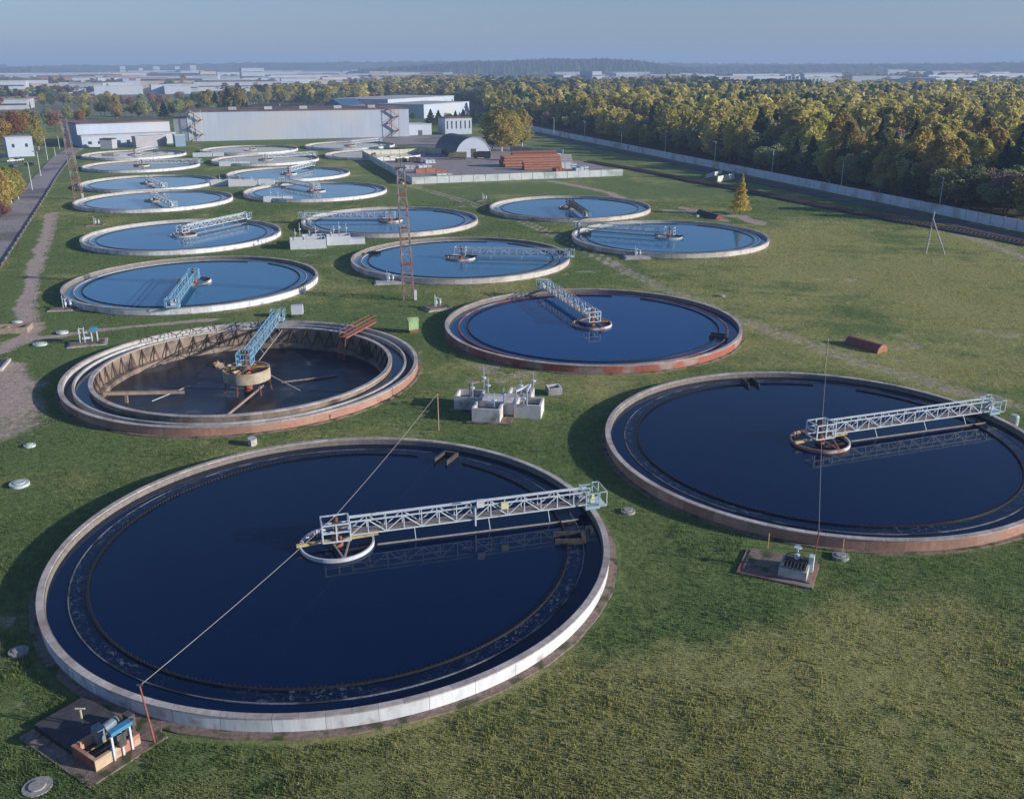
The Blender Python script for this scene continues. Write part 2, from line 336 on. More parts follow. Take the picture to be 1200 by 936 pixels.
dry = dry*.75+.08+blob(1000, 300, 34, 55, .8)+blob(1120, 350, 22, 22, .4)+blob(800, 850, 8, 6, .7)+blob(1100, 760, 14, 8, .55)+blob(700, 900, 9, 5, .4)+blob(640, 210, 30, 20, .4)
dry = dry-blob(560, 560, 10, 20, .5)-blob(120, 820, 18, 8, .4)-blob(470, 370, 16, 18, .4)-blob(900, 720, 9, 4, .35)
th_ = R(-18); U_ = XX*math.cos(th_)+YY*math.sin(th_); W2 = -XX*math.sin(th_)+YY*math.cos(th_)
streaks = vnoise(U_/6, W2, 1.6, 31)-.5                      # mowing and driving streaks across the open field
field = np.maximum(np.clip((XX-(45-.18*YY))/25, 0, 1), np.clip((62-YY)/12, 0, 1)*np.clip((XX-2)/6, 0, 1))
dry = dry+streaks*.55*field+(vnoise(XX, YY, 2.6, 33)-.5)*.5+(vnoise(XX, YY, 17, 34)-.5)*.7-.08
dry = dry+blob(830, 820, 7, 4.5, .75)+blob(1060, 740, 13, 5, .6)+blob(960, 900, 9, 3, .5)+blob(1150, 840, 7, 5, .5)+blob(620, 900, 6, 2.5, .5)+blob(1080, 430, 16, 8, .35)+blob(700, 265, 18, 14, .45)+blob(300, 545, 8, 4, .3)-blob(760, 700, 7, 5, .4)-blob(640, 570, 4, 9, .3)-blob(1000, 640, 14, 3, .3)
for pts_ in ([(430, 640+60), (700, 720), (860, 660), (900, 650)], [(560, 880), (760, 760), (900, 700), (1100, 690)], [(1000, 930), (1100, 860), (1240, 820)], [(940, 930), (1040, 845), (1240, 780)], [(860, 930), (1000, 830), (1240, 745)], [(500, 400), (530, 430), (560, 520)], [(640, 330), (800, 430), (760, 560)], [(560, 250), (760, 330), (1000, 385), (1230, 440)]):
    dry = dry-np.clip(1-np.abs(pathmask(pts_, 1)-.8)/.5, 0, 1)*.35
dry = np.clip(dry, 0, 1); dry = dry*dry*(3-2*dry)
dirt = np.maximum(dirt, np.clip((vnoise(XX, YY, 7, 41)*.6+vnoise(XX, YY, 1.7, 42)*.4-.76)*5, 0, .5))
lush = np.clip((vnoise(XX, YY, 5, 12)-.45)*2.2, 0, 1)
farm = ((np.hypot(XX, YY) > 800)*1.0)
col = np.stack([dirt, dry, lush, farm], -1)
ny, nx = XX.shape
idx = np.arange(ny*nx).reshape(ny, nx)
Fq = np.stack([idx[:-1, :-1], idx[:-1, 1:], idx[1:, 1:], idx[1:, :-1]], -1).reshape(-1, 4)
def grass_ground():
    m = bpy.data.materials.new('grass_ground'); m.use_nodes = True; nt = m.node_tree; p = nt.nodes['Principled BSDF']; L = nt.links.new
    a = node(nt, 'ShaderNodeAttribute', attribute_name='tint'); sc = node(nt, 'ShaderNodeSeparateColor'); L(a.outputs['Color'], sc.inputs[0])
    tc = node(nt, 'ShaderNodeTexCoord')
    def noise(s, d=6, r=.6, st=(1, 1, 1)):
        mp = node(nt, 'ShaderNodeMapping'); mp.inputs['Scale'].default_value = st; L(tc.outputs['Object'], mp.inputs[0])
        n = node(nt, 'ShaderNodeTexNoise'); n.inputs['Scale'].default_value = s; n.inputs['Detail'].default_value = d; n.inputs['Roughness'].default_value = r
        L(mp.outputs[0], n.inputs['Vector']); return n.outputs[0]
    def rng_(x, lo, hi):
        r = node(nt, 'ShaderNodeMapRange'); r.inputs[1].default_value = lo; r.inputs[2].default_value = hi; L(x, r.inputs[0]); return r.outputs[0]
    def mix(f, c1, c2):
        n = node(nt, 'ShaderNodeMix', data_type='RGBA')
        L(f, n.inputs[0])
        for k, c in ((6, c1), (7, c2)):
            if isinstance(c, tuple): n.inputs[k].default_value = (*c, 1)
            else: L(c, n.inputs[k])
        return n.outputs[2]
    def math_(op, x, y):
        n = node(nt, 'ShaderNodeMath', operation=op)
        for k, c in ((0, x), (1, y)):
            if isinstance(c, (int, float)): n.inputs[k].default_value = c
            else: L(c, n.inputs[k])
        return n.outputs[0]
    fine = noise(1.3, 9, .8); mid = noise(.35, 7, .7); big = noise(.045, 6, .6); brk = noise(.7, 8, .75)
    g = mix(rng_(fine, .35, .65), (.095, .140, .050), (.215, .275, .098))
    g = mix(math_('MULTIPLY', sc.outputs[2], rng_(mid, .4, .7)), g, (.12, .215, .07))
    straw = mix(rng_(fine, .38, .66), (.245, .25, .09), (.43, .415, .17))
    dryf = math_('ADD', sc.outputs[1], math_('SUBTRACT', mid, .56)); dryf = rng_(math_('ADD', dryf, math_('MULTIPLY', math_('SUBTRACT', fine, .5), 1.3)), .1, .85)
    g = mix(dryf, g, straw)
    g = mix(rng_(brk, .60, .72), g, (.24, .185, .13))
    d = mix(rng_(fine, .35, .65), (.34, .26, .215), (.58, .47, .40))
    df = rng_(math_('ADD', sc.outputs[0], math_('MULTIPLY', math_('SUBTRACT', fine, .5), .9)), .35, .65)
    g = mix(df, g, d)
    vo = node(nt, 'ShaderNodeTexVoronoi'); vo.inputs['Scale'].default_value = .0022; L(tc.outputs['Object'], vo.inputs['Vector'])
    cr_ = node(nt, 'ShaderNodeValToRGB'); cr_.color_ramp.interpolation = 'CONSTANT'; e = cr_.color_ramp.elements
    e[0].color = (.18, .19, .13, 1); e[1].position = .3; e[1].color = (.36, .30, .24, 1)
    for pos, c in ((.5, (.26, .26, .17)), (.68, (.32, .30, .23)), (.85, (.16, .18, .11))):
        x = e.new(pos); x.color = (*c, 1)
    s2 = node(nt, 'ShaderNodeSeparateColor'); L(vo.outputs['Color'], s2.inputs[0]); L(s2.outputs[0], cr_.inputs[0])
    g = mix(a.outputs['Alpha'], g, mix(rng_(big, .3, .7), cr_.outputs[0], (.24, .24, .18)))
    L(g, p.inputs['Base Color']); p.inputs['Roughness'].default_value = .95; p.inputs['Specular IOR Level'].default_value = .1
    b1 = node(nt, 'ShaderNodeBump'); b1.inputs['Strength'].default_value = 1.0; b1.inputs['Distance'].default_value = .30
    hh = math_('ADD', math_('MULTIPLY', fine, 1.0), math_('MULTIPLY', mid, 1.2)); L(hh, b1.inputs['Height']); L(b1.outputs[0], p.inputs['Normal'])
    return m
gm = np_mesh('ground', np.stack([XX, YY, ZZ], -1).reshape(-1, 3), Fq, grass_ground(), 4, col.reshape(-1, 4))
ground = bpy.data.objects.new('ground', gm); C.objects.link(ground); struct('ground', ground)

# ------------------------------------------------------------------ roads, railway
def strip(name, pts, w, z, m, thick=.25):
    P = [Vector(p).to_2d() for p in pts]; L = []; Rr = []
    for i, p in enumerate(P):
        d = (P[min(i+1, len(P)-1)]-P[max(i-1, 0)]).normalized(); n = Vector((-d.y, d.x)); L.append(p+n*w/2); Rr.append(p-n*w/2)
    mb = MB(); vs = [(q.x, q.y, zz) for zz in (z-thick, z) for q in L+Rr]; n = len(P); fs = []
    for i in range(n-1):
        a, b, c, d = i, i+1, n+i+1, n+i; o = 2*n
        fs += [(o+d, o+c, o+b, o+a), (a, b, o+b, o+a), (c, d, o+d, o+c)]
    fs += [(0, n, 3*n, 2*n), (n-1, 3*n-1, 4*n-1, 2*n-1)]
    return struct(name, mb.add(vs, fs).build(name, m))
KP = [at(-70, 420), at(1, 311), at(46, 241), at(66, 208), at(84, 183)]
RP = [p+Vector((-3.5, -1.4, 0)) for p in KP]+[at(92, 172)]
strip('access_road', [(p.x, p.y) for p in RP], 7.0, .10, old_asphalt)
WL = [at(1330, 301), at(1200, 270), at(1101, 247), at(904, 207), at(837, 193), at(686, 160), at(612, 151)]   # foot of the boundary wall
def off(p, q, d):
    v = (q-p).normalized(); n = Vector((-v.y, v.x, 0)); return n*d
wdir = (WL[-2]-WL[1]).normalized(); wn_ = Vector((-wdir.y, wdir.x, 0))       # points to the yard side
ws, we = WL[1]-wdir*60, WL[-1]+wdir*10
strip('perimeter_road', [ws+wn_*6.2, we+wn_*6.2], 6.0, .09, asphalt)
RAIL = [at(1400, 326), at(1200, 286), at(1100, 267), at(1000, 249), at(900, 229), at(800, 210), at(740, 198), at(690, 190)]
strip('railway_ballast', RAIL, 4.6, .30, ballast, .5)
rr = empty('railway_track', (0, 0, 0), 0, 'dark railway track on black ballast running beside the perimeter road', 'railway')
sl_, ra_ = MB(), MB()
for a, b in zip(RAIL[:-1], RAIL[1:]):
    d = (b-a).normalized(); n = Vector((-d.y, d.x, 0)); k = int((b-a).length/1.1)
    for i in range(k):
        c = a+d*(i*1.1); sl_.bar(c-n*1.35+Vector((0, 0, .36)), c+n*1.35+Vector((0, 0, .36)), .42, .16)
    for s in (-.76, .76): ra_.bar(a+n*s+Vector((0, 0, .52)), b+n*s+Vector((0, 0, .52)), .10, .18)
o = sl_.build('sleepers', sleeper_m, rr); o['kind'] = 'stuff'
ra_.build('rails', rust, rr)

# ------------------------------------------------------------------ clarifier tanks
LAB = dict(
 A='huge round tank of dark water with white outer wall, nearest in the foreground',
 B='large dark water tank with patchy red wall, cut off by the right edge',
 C='round tank with pinkish red wall and truss bridge over its far side, mid right',
 D='drained round tank with exposed tan inner wall and black sludge floor',
 E='blue water tank just behind the drained tank, crossed by a light blue bridge',
 F='blue tank in the left column, second behind the drained tank',
 G='blue tank directly behind the foot of the rusty lattice mast',
 H='blue tank whose bridge points left to white concrete chambers, behind the mast top half',
 I='blue tank at far right beside the yellow tree, bridge pointing left',
 J='blue tank with red patched wall in front of the fenced storage yard',
 K='pale blue tank in the left column, third behind the drained tank',
 L='pale blue tank in the middle column, bridge at its left rim',
 M='pale tank in the left column just beside the foot of the far lattice mast',
 N='pale tank in the middle column with a bridge leaving over its upper right rim',
 O='pale tank in the left column mirroring dark poles',
 P='pale tank of the middle column, in front of the long hall',
 Q='farthest left tank below the white annex, crowded with white pipework',
 R='far tank with reddish reflections right below the long white building',
 S='small looking farthest tank at the right end of the long white building',
 T='far white rimmed tank partly hidden by the fenced yard corner')
WALLM = dict(A=white_wall, B=salmon_wall, C=brick_wall, D=salmon_wall, J=stained_wall, H=stained_wall)
def tank(k):
    cx, cy = TANKS[k]; far = cy > 190; n = 96 if far else 200
    t = empty('clarifier_tank', (cx, cy, 0), 0, LAB[k], 'settling tank', 'round settling tanks')
    wm = WALLM.get(k, white_wall if k not in 'GI' else stained_wall)
    MB().ring(20.62, RW, -.4, RIM-.09, n).build('outer_wall', wm, t)
    MB().ring(20.58, RW+.05, RIM-.09, RIM, n).build('rim_cap', cap, t)
    MB().ring(RW+.002, RW+(.62 if k == 'A' else .4 if k in 'BCD' else .3), -.3, .045, n, wob=.10).build('apron', apron_m, t)
    if k == 'D': return t
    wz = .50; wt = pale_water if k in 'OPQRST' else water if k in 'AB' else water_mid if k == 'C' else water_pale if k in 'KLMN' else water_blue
    MB().ring(*((19.06, 19.13, 0, wz+.035) if k in 'AB' else (19.0, 19.16, 0, wz+.09)), n).build('weir_wall', mat('wet_weir_concrete', (.08, .08, .08), (.30, .31, .32), 9, c3=(.04, .04, .04), s3=.4, t3=(.45, .55)) if k in 'AB' else (brick_wall if k == 'C' else conc), t)
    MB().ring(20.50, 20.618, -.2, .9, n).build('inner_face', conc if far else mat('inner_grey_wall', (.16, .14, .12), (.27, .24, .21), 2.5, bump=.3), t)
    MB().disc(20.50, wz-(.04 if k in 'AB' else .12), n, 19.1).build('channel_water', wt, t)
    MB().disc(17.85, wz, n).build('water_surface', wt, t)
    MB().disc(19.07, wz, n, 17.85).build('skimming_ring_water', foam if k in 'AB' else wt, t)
    a = -R(200); ang = {'A': (R(68), R(-292)), }.get(k)
    b = MB().ring(17.85, 17.93, .1, wz+.13, n, R(75), R(75)+R(345))
    if not far:
        for i in range(330):
            th = R(75)+R(345)*i/330; c, s = math.cos(th), math.sin(th); h = wz+.13+.10*((i*7) % 5)/4
            b.bar((17.79*c, 17.79*s, .2), (17.79*c, 17.79*s, h), .07, .07)
    b.build('scum_baffle', baffle_m, t)
    # feed well in the middle
    rz_ = .30
    ringm = rust_ring if k in 'EHGCJLNOB' else white_m if k == 'A' else conc
    MB().ring(2.72, 2.86, .2, wz+rz_+(.12 if k in 'EH' else 0), 64).build('feed_well_ring', ringm, t)
    MB().tube((0, 0, .2), (0, 0, 1.3), .5, .4, 16).build('center_column', rust, t)
    return t
tanks = {k: tank(k) for k in TANKS}

# tooth marks and concrete blocks in the gap of the scum baffle
def skim_box(k, ang, label_parent):
    mb = MB(); M = Matrix.Rotation(ang, 4, 'Z')
    mb.box(16.9, 19.0, -.7, -.55, .2, .95, M).box(16.9, 19.0, .55, .7, .2, .95, M).box(19.0, 19.3, -.7, .7, .2, .9, M)
    mb.build('skimming_box', dark_conc, tanks[k])
skim_box('A', R(66), 0); skim_box('B', R(98), 0); skim_box('A', R(2), 0); skim_box('C', R(-22), 0); skim_box('I', R(170), 0); skim_box('G', R(165), 0)

# ---- the drained tank
t = tanks['D']
MB().ring(20.50, 20.618, -.2, .9, 200).build('inner_face', conc, t)
MB().ring(19.35, 19.6, -.1, .84, 200).build('channel_divider', conc, t)
MB().disc(20.50, .05, 200, 19.6).build('outer_channel_floor', dark_conc, t)
MB().disc(19.35, .30, 200, 17.8).build('channel_water', water_mat('thin_channel_water', (.03, .06, .10), .08), t)
MB().ring(17.42, 17.8, -1.2, .86, 200).build('inner_wall', tan_wall, t)
MB().ring(17.36, 17.86, .86, .98, 200).build('inner_wall_cap', cap, t)
mb = MB(); n = 128; rs = [17.42, 16.6, 16.55, 12, 7, 3.2, 0.01]; zs = [-1.15, -1.2, -1.75, -1.95, -2.2, -2.4, -2.5]
vs = [(r*math.cos(2*PI*i/n), r*math.sin(2*PI*i/n), z) for r, z in zip(rs, zs) for i in range(n)]
bm1 = MB().add(vs[:3*n], [(j*n+i, (j+1)*n+i, (j+1)*n+(i+1) % n, j*n+(i+1) % n) for j in range(2) for i in range(n)])
bm1.build('floor_ledge', tan_wall, t)
MB().add(vs[2*n:], [(j*n+i, (j+1)*n+i, (j+1)*n+(i+1) % n, j*n+(i+1) % n) for j in range(4) for i in range(n)]).build('tank_floor', sludge, t)
br = MB().bar((17.36, 0, .7), (16.8, .75, -1.16), .13).bar((17.36, 0, .7), (17.2, -.5, -1.16), .06).bar((17.34, 0, .86), (17.34, 0, -.4), .06)
b0 = br.build('wall_brace', mat('dark_rusty_steel', (.05, .03, .025), (.10, .06, .045), 4), t)
for i in range(1, 56):
    b = b0.copy(); C.objects.link(b); b.parent = t; b.rotation_euler = (0, 0, 2*PI*i/56)
MB().ring(2.70, 2.84, -.75, .62, 64).build('feed_well_ring', mat('cream_well', (.38, .33, .24), (.50, .45, .34), 1.5, c3=(.36, .22, .13), s3=.9, t3=(.5, .7), bump=.2), t)
MB().tube((0, 0, -3.1), (0, 0, 1.2), .55, .5, 20).build('center_column', rust, t)
mb = MB()
for i in range(6):
    th = i*PI/3+.3; c, s = math.cos(th), math.sin(th); mb.bar((2.6*c, 2.6*s, -1.1), (2.9*c, 2.9*s, -3.1), .12).bar((.5*c, .5*s, .45), (2.7*c, 2.7*s, .45), .12, .2)
mb.build('feed_well_legs', rust, t)
mb = MB().bar((-2.6, -.3, .75), (2.6, .3, .75), .3, .22); mb.build('cross_beam', beam_m, t)
mb = MB().ring(20.0, 20.1, 0, .05, 4)
mb = MB()
for i in range(6):
    th = R(100+i*9); c, s = math.cos(th), math.sin(th)
    mb = MB()
    for rr_ in (20.0, 18.9, 17.6): mb.bar((rr_*c, rr_*s, .8), (rr_*c, rr_*s, 1.45), .09)
    mb.bar((20.0*c, 20.0*s, 1.4), (17.6*c, 17.6*s, 1.4), .08).build('channel_bracket', steel_d, t)
# scraper lattice and loose pieces on the floor
def px_thing(name, label, cat, px, py, z=0, rz=0, group=None):
    p = at(px, py, z); return empty(name, p, rz, label, cat, group)
a, b = at(120, 461, -.3), at(216, 459, -1.7)
root = empty('scraper_beam', a, 0, 'long rusty scraper beam lying across the left floor of the drained tank', 'beam')
d = b-a
MB().bar((0, 0, 0), d, .5, .35).build('beam', tan_wall, root)
MB().bar((0, 0, -.1), (d.x*.03, -.6, -1.9), .3, .3).bar(d*.28, d*.28+Vector((0, -.2, -1.4)), .3).build('support_leg', tan_wall, root)
root = px_thing('debris_heap', 'broken concrete lumps heaped on the sludge left of the feed well', 'rubble', 263, 432, -2.4)
mb = MB()
for i in range(9):
    M = Matrix.Translation((rng.uniform(-1.2, 1.2), rng.uniform(-.7, .7), rng.uniform(0, .7))) @ Matrix.Rotation(rng.uniform(0, 3), 4, Vector((rng.random(), rng.random(), rng.random())).normalized())
    mb.box(-.5, .5, -.3, .3, -.15, .15, M)
mb.build('rubble_lumps', tan_box, root)
for a_, b_, r_, m__, nm in (((312, 437, -.6), (352, 458, -2.0), .07, conc, 'floor_pipe'), ((308, 452, -2.2), (262, 490, -1.5), .16, deck_m, 'floor_pipe'), ((200, 478-24, -1.8), (440, 460, -1.6), .05, steel_d, 'floor_pipe'), ((330, 448, -2.1), (395, 440, -1.9), .12, deck_m, 'floor_pipe'), ((222, 452, -1.7), (178, 470, -1.5), .06, conc, 'floor_pipe')):
    MB().tube(at(*a_)-Vector((Dx, Dy, 0)), at(*b_)-Vector((Dx, Dy, 0)), r_, r_, 8).build(nm, m__, tanks['D'])
# red stair gantry
a = at(437, 377, RIM); b = at(402, 396, 1.0)
root = empty('red_gantry_ladder', a, 0, 'red railed footbridge with a dark ladder down into the drained tank', 'ladder')
d = b-a; n = Vector((-d.y, d.x, 0)).normalized(); mb = MB(); U = Vector((0, 0, 1))
mb.bar(n*.45, d+n*.45, .12, .2).bar(-n*.45, d-n*.45, .12, .2).bar(Vector((0, 0, .08)), d+U*.08, .8, .05)
mb.build('footbridge', rust, root)
mb = MB()
for s in (-.5, .5):
    for i in range(5): mb.bar(d*(i/4)+n*s, d*(i/4)+n*s+U*1.0, .07)
    for z in (.5, 1.0): mb.bar(n*s+U*z, d+n*s+U*z, .07)
mb.build('handrail', rust, root)
mb = MB(); e = d+Vector((d.x, d.y, 0)).normalized()*1.0+U*-3.2
for s in (-.4, .4): mb.bar(d+n*s, e+n*s, .1)
for i in range(11): q = d.lerp(e, i/11); mb.bar(q-n*.4, q+n*.4, .06)
mb.build('ladder', rust, root)

# ------------------------------------------------------------------ scraper bridges
BR = dict(  # tank: end pixel, steel, label
 A=((693, 590), steel_l, 'long pale truss bridge over the nearest dark tank, drive unit on the rim'),
 B=((1158, 482), steel_l, 'pale blue truss bridge over the dark tank cut off at right'),
 C=((643, 342), steel_l, 'pale truss bridge running to the far rim of the red walled tank'),
 D=((323, 378), steel_b, 'bright blue truss bridge raised over the drained tank'),
 E=((205, 357), steel_b, 'light blue bridge running to the near rim of the tank behind the drained one'),
 F=((281, 258), steel_l, 'white toothed looking bridge to the right rim of the second left tank'),
 G=((655, 301), steel_l, 'thin pale bridge running right over the tank behind the rusty mast'),
 H=((355, 256), steel_l, 'thin white bridge running left towards the white concrete chambers'),
 I=((688, 268), steel_l, 'grey bridge running left over the tank beside the yellow tree'),
 J=((687, 254), steel_d, 'short looking rusty grey bridge to the near rim of the patched wall tank'),
 K=((206, 244), steel_l, 'short white bridge to the near rim of the fourth left column tank'),
 L=((325, 213), steel_l, 'pale bridge at the upper left of the middle column tank'),
 M=((190, 219), steel_l, 'small white bridge on the tank next to the far lattice mast'),
 N=((371, 193), steel_l, 'white bridge leaving over the upper right rim of a far tank'),
 O=((222, 191), steel_l, 'thin flat pale bridge over the pale far left tank'),
 P=((368, 182), steel_l, 'thin bridge over the pale tank that mirrors dark posts'),
 Q=((195, 172), white_m, 'white bridge on the farthest left tank under the annex'),
 S=((440, 166), steel_l, 'tiny pale bridge on the farthest tank by the long building'))
def bridge(k, endpx, sm, label):
    cx, cy = TANKS[k]; e = at(endpx[0], endpx[1], RIM+.2); ang = math.atan2(e.y-cy, e.x-cx)
    far = cy > 240
    t = empty('scraper_bridge', (cx, cy, 0), ang, label, 'scraper bridge', 'rotating scraper bridges')
    zb, zt, L, w = 1.42, 2.55, 20.6, .95; N = 14; tk = .092 if not far else .15
    x0 = 1.0
    for s in (-1, 1):
        mb = MB(); y = s*w/2
        mb.bar((x0, y, zb), (L, y, zb), tk*1.1, tk*1.1).bar((x0, y, zt), (L, y, zt), tk*1.2, tk*1.1)
        for i in range(N+1):
            x = x0+(L-x0)*i/N; mb.bar((x, y, zb), (x, y, zt), tk*.8)
            if i < N:
                x2 = x0+(L-x0)*(i+1)/N
                if (i % 2 == 0) == (i < N*.45): mb.bar((x, y, zb), (x2, y, zt), tk*.8)
                else: mb.bar((x, y, zt), (x2, y, zb), tk*.8)
        mb.build('truss_girder', sm, t)
    mb = MB()
    for i in range(N+1): x = x0+(L-x0)*i/N; mb.bar((x, -w/2, zb-.02), (x, w/2, zb-.02), tk*.8)
    mb.box(x0, L, -w/2+.1, w/2-.1, zb+.06, zb+.11).build('walkway', deck_m, t)
    mb = MB()
    hz = zt+.35
    mb.bar((x0, -w/2, hz), (L, -w/2, hz), .06)
    for i in range(0, N+1, 2): x = x0+(L-x0)*i/N; mb.bar((x, -w/2, zt), (x, -w/2, hz), .06)
    mb.build('handrail', sm, t)
    # hub cage
    mb = MB(); a, b = -1.1, 1.0
    for x in (a, (a+b)/2, b):
        for y in (-.85, .85): mb.bar((x, y, zb-.2), (x, y, zt+.1), .11)
    for z in (zb-.2, (zb+zt)/2, zt+.1):
        for y in (-.85, .85): mb.bar((a, y, z), (b, y, z), .10)
        for x in (a, b): mb.bar((x, -.85, z), (x, .85, z), .10)
    mb.build('hub_cage', sm, t)
    MB().tube((0, 0, .9), (0, 0, zt+.35), .18, .16, 10).box(-.3, .3, -.3, .3, zt-.4, zt-.05).build('slip_ring_post', mat('brown_post', (.11, .06, .05), (.2, .12, .1), 3), t)
    MB().bar((-3.1, -.25, .98), (3.2, .15, .98), .26, .22).build('cross_beam', beam_m if k in 'AB' else steel_d, t)
    if not far:
        mb = MB().bar((-.4, -.6, 1.1), (.2, -2.6, .72), .12).bar((.9, -.6, 1.1), (.3, -2.6, .72), .12).bar((.25, -2.5, .75), (.3, -2.8, .45), .14)
        mb.build('stay_arm', rust if k != 'A' else deck_m, t)
        # scraper rail trailing on the surface
        MB().bar((3.0, -.9, .57), (19.4, -1.25, .57), .07, .12).build('surface_scraper', mat('grey_timber', (.25, .22, .19), (.38, .34, .3), 3), t)
        mb = MB()
        for x in (6, 12, 17): mb.bar((x, -w/2, zb), (x, -1.0, .6), .05)
        mb.build('scraper_hanger', sm, t)
    # end carriage on the rim
    mb = MB()
    mb.box(L-.5, L+.75, -.95, .95, RIM+.16, RIM+.42)
    for x in (L-.45, L+.7):
        for y in (-.9, .9): mb.bar((x, y, RIM+.4), (x, y, zt+.1), .1)
    for y in (-.9, .9): mb.bar((L-.45, y, zt), (L+.7, y, zt), .09).bar((L-.45, y, 2), (L+.7, y, 2), .07)
    for x in (L-.45, L+.7): mb.bar((x, -.9, zt), (x, .9, zt), .09)
    ec = mb.build('end_carriage', mat('carriage_blue_paint', (.26, .40, .48), (.38, .52, .58), 3, rough=.5), t)
    for s in (-.7, .7):
        MB().tube((L-.25, s-.09, RIM+.22), (L-.25, s+.09, RIM+.22), .24, .24, 14).build('wheel', steel_d, ec)
    MB().tube((L+.2, -.35, 2.15), (L+.2, .45, 2.15), .27, .27, 12).box(L-.1, L+.5, -.3, .3, 1.45, 1.9).build('drive_motor', yellow_m if k in 'AD' else white_m, ec)
    mb = MB()
    for y in (-1.0, 1.0): mb.bar((L+.7, y, zt+.1), (L+1.3, y, zt+.1), .06).bar((L+1.3, y, RIM+.4), (L+1.3, y, zt+.1), .06)
    mb.bar((L+1.3, -1, zt+.1), (L+1.3, 1, zt+.1), .06).box(L+.75, L+1.35, -.9, .9, RIM+.3, RIM+.36)
    mb.build('step_platform', sm, t)
    if k == 'A':
        MB().box(11.0, 11.6, -.75, -.5, 2.5, 3.15).build('control_box', white_m, t)
        MB().box(13.0, 13.6, -.75, -.5, 2.1, 2.65).build('control_box', yellow_m, t)
        MB().bar((10.9, -.62, .9), (10.9, -.62, 2.6), .12).build('gauge_post', white_m, t)
    return t
for k, v in BR.items(): bridge(k, *v)

# ------------------------------------------------------------------ cables and poles
def pole(name, base, top, r, m, label, cat, group=None):
    t = empty(name, base, 0, label, cat, group); d = Vector(top)-Vector(base)
    MB().tube((0, 0, -.3), d, r, r*.8, 8).build('shaft', m, t)
    MB().box(d.x-.16, d.x+.16, d.y-.05, d.y+.05, d.z, d.z+.07).build('bracket', steel_d, t)
    return Vector(base)+d
def vpole(name, px, pb, pt, r, m, label, cat, group=None, lean=0):
    b = at(px, pb); h = hgt(px, pb, pt); return pole(name, b, b+Vector((lean, 0, h)), r, m, label, cat, group)
def cable(pts, r, label):
    mb = MB()
    for a, b in zip(pts[:-1], pts[1:]):
        N = 10; L = (b-a).length
        P = [a.lerp(b, i/N)-Vector((0, 0, 4*.008*L*(i/N)*(1-i/N))) for i in range(N+1)]
        for p, q in zip(P[:-1], P[1:]): mb.tube(p, q, r, r, 5, False)
    o = mb.build('power_cable', cable_m); tag(o, label, 'cable', 'overhead cables to the bridge hubs'); return o
tA1 = vpole('cable_pole', 514, 503, 461, .07, mat('tan_pole', (.36, .24, .15), (.45, .32, .22), 3), 'thin brown pole on the grass between the drained tank and the near tank', 'pole', 'thin cable poles', 0)
tA2 = vpole('cable_pole', 182, 870, 803, .06, rust, 'thin rusty pole leaning beside the front left rim of the nearest tank', 'pole', 'thin cable poles', -.35)
tB1 = vpole('cable_pole', 966, 437, 396, .06, beam_m, 'thin ochre pole behind the dark tank at right', 'pole', 'thin cable poles')
tB2 = vpole('cable_pole', 951, 668, 622, .06, rust, 'thin rusty pole beside the brick valve pit at the right dark tank', 'pole', 'thin cable poles', .2)
hA = Vector((*TANKS['A'], 3.0)); hB = Vector((*TANKS['B'], 3.0))
cable([tA1, hA, tA2], .016, 'pale cable strung diagonally over the nearest tank between two poles')
cable([tB1, hB, tB2], .014, 'pale cable strung front to back over the right dark tank')

def lamp(px, pb, pt, label, arm=1, m=None, group='street lamps along the white boundary wall', name='street_lamp'):
    b = at(px, pb); h = hgt(px, pb, pt); t = empty(name, b, 0, label, 'street lamp', group)
    MB().tube((0, 0, 0), (0, 0, h), .13, .09, 8).build('lamp_post', m or white_m, t)
    MB().bar((0, 0, h), (-1.1*arm, 0, h+.12), .09).build('lamp_arm', m or white_m, t)
    MB().box(-1.6*arm if arm > 0 else -1.6*arm-.6, -1.0*arm, -.16, .16, h+.02, h+.18).build('lamp_head', steel_d, t) if arm > 0 else MB().box(1.0, 1.7, -.16, .16, h+.02, h+.18).build('lamp_head', steel_d, t)
for i, (px, pb, pt) in enumerate([(618, 152, 132), (649, 160, 138), (685, 163, 142), (728, 172, 150), (779, 182, 157), (837, 196, 166), (904, 208, 175), (985, 223, 188), (1100, 248, 208)]):
    lamp(px, pb, pt, ['farthest street lamp at the far end of the boundary wall', 'street lamp second from the far end of the boundary wall', 'street lamp third from the far end of the boundary wall', 'street lamp behind the pipe yard, fourth from the far end', 'street lamp fifth from the far end of the boundary wall',
        'street lamp right behind the pale concrete slabs', 'street lamp just right of the yellow tree by the wall', 'second nearest street lamp against the boundary wall', 'nearest street lamp at the right by the boundary wall'][i])
for i, (px, pb, pt) in enumerate([(38, 223, 190), (48, 207, 178), (56, 188, 148+12), (65, 183, 173), (70, 175, 160), (28, 262, 243)][:5]):
    lamp(px, pb, pt, ['nearest white lamp post left of the access road', 'second white lamp post left of the access road', 'third white lamp post left of the access road', 'short white lamp post near the end of the access road', 'farthest lamp post at the end of the access road'][i], 1, None, 'lamp posts along the access road')
# A-frame pole
b1 = at(1085, 297); b2 = at(1107, 299); h = hgt(1089, 297, 248)
t = empty('braced_utility_pole', b1, 0, 'pale concrete pole with a slanting brace on the dry grass at right', 'pole')
MB().tube((0, 0, 0), (.5, 0, h), .17, .12, 8).build('post', conc, t)
MB().tube(b2-b1, (.45, 0, h*.82), .15, .12, 8).build('brace', conc, t)

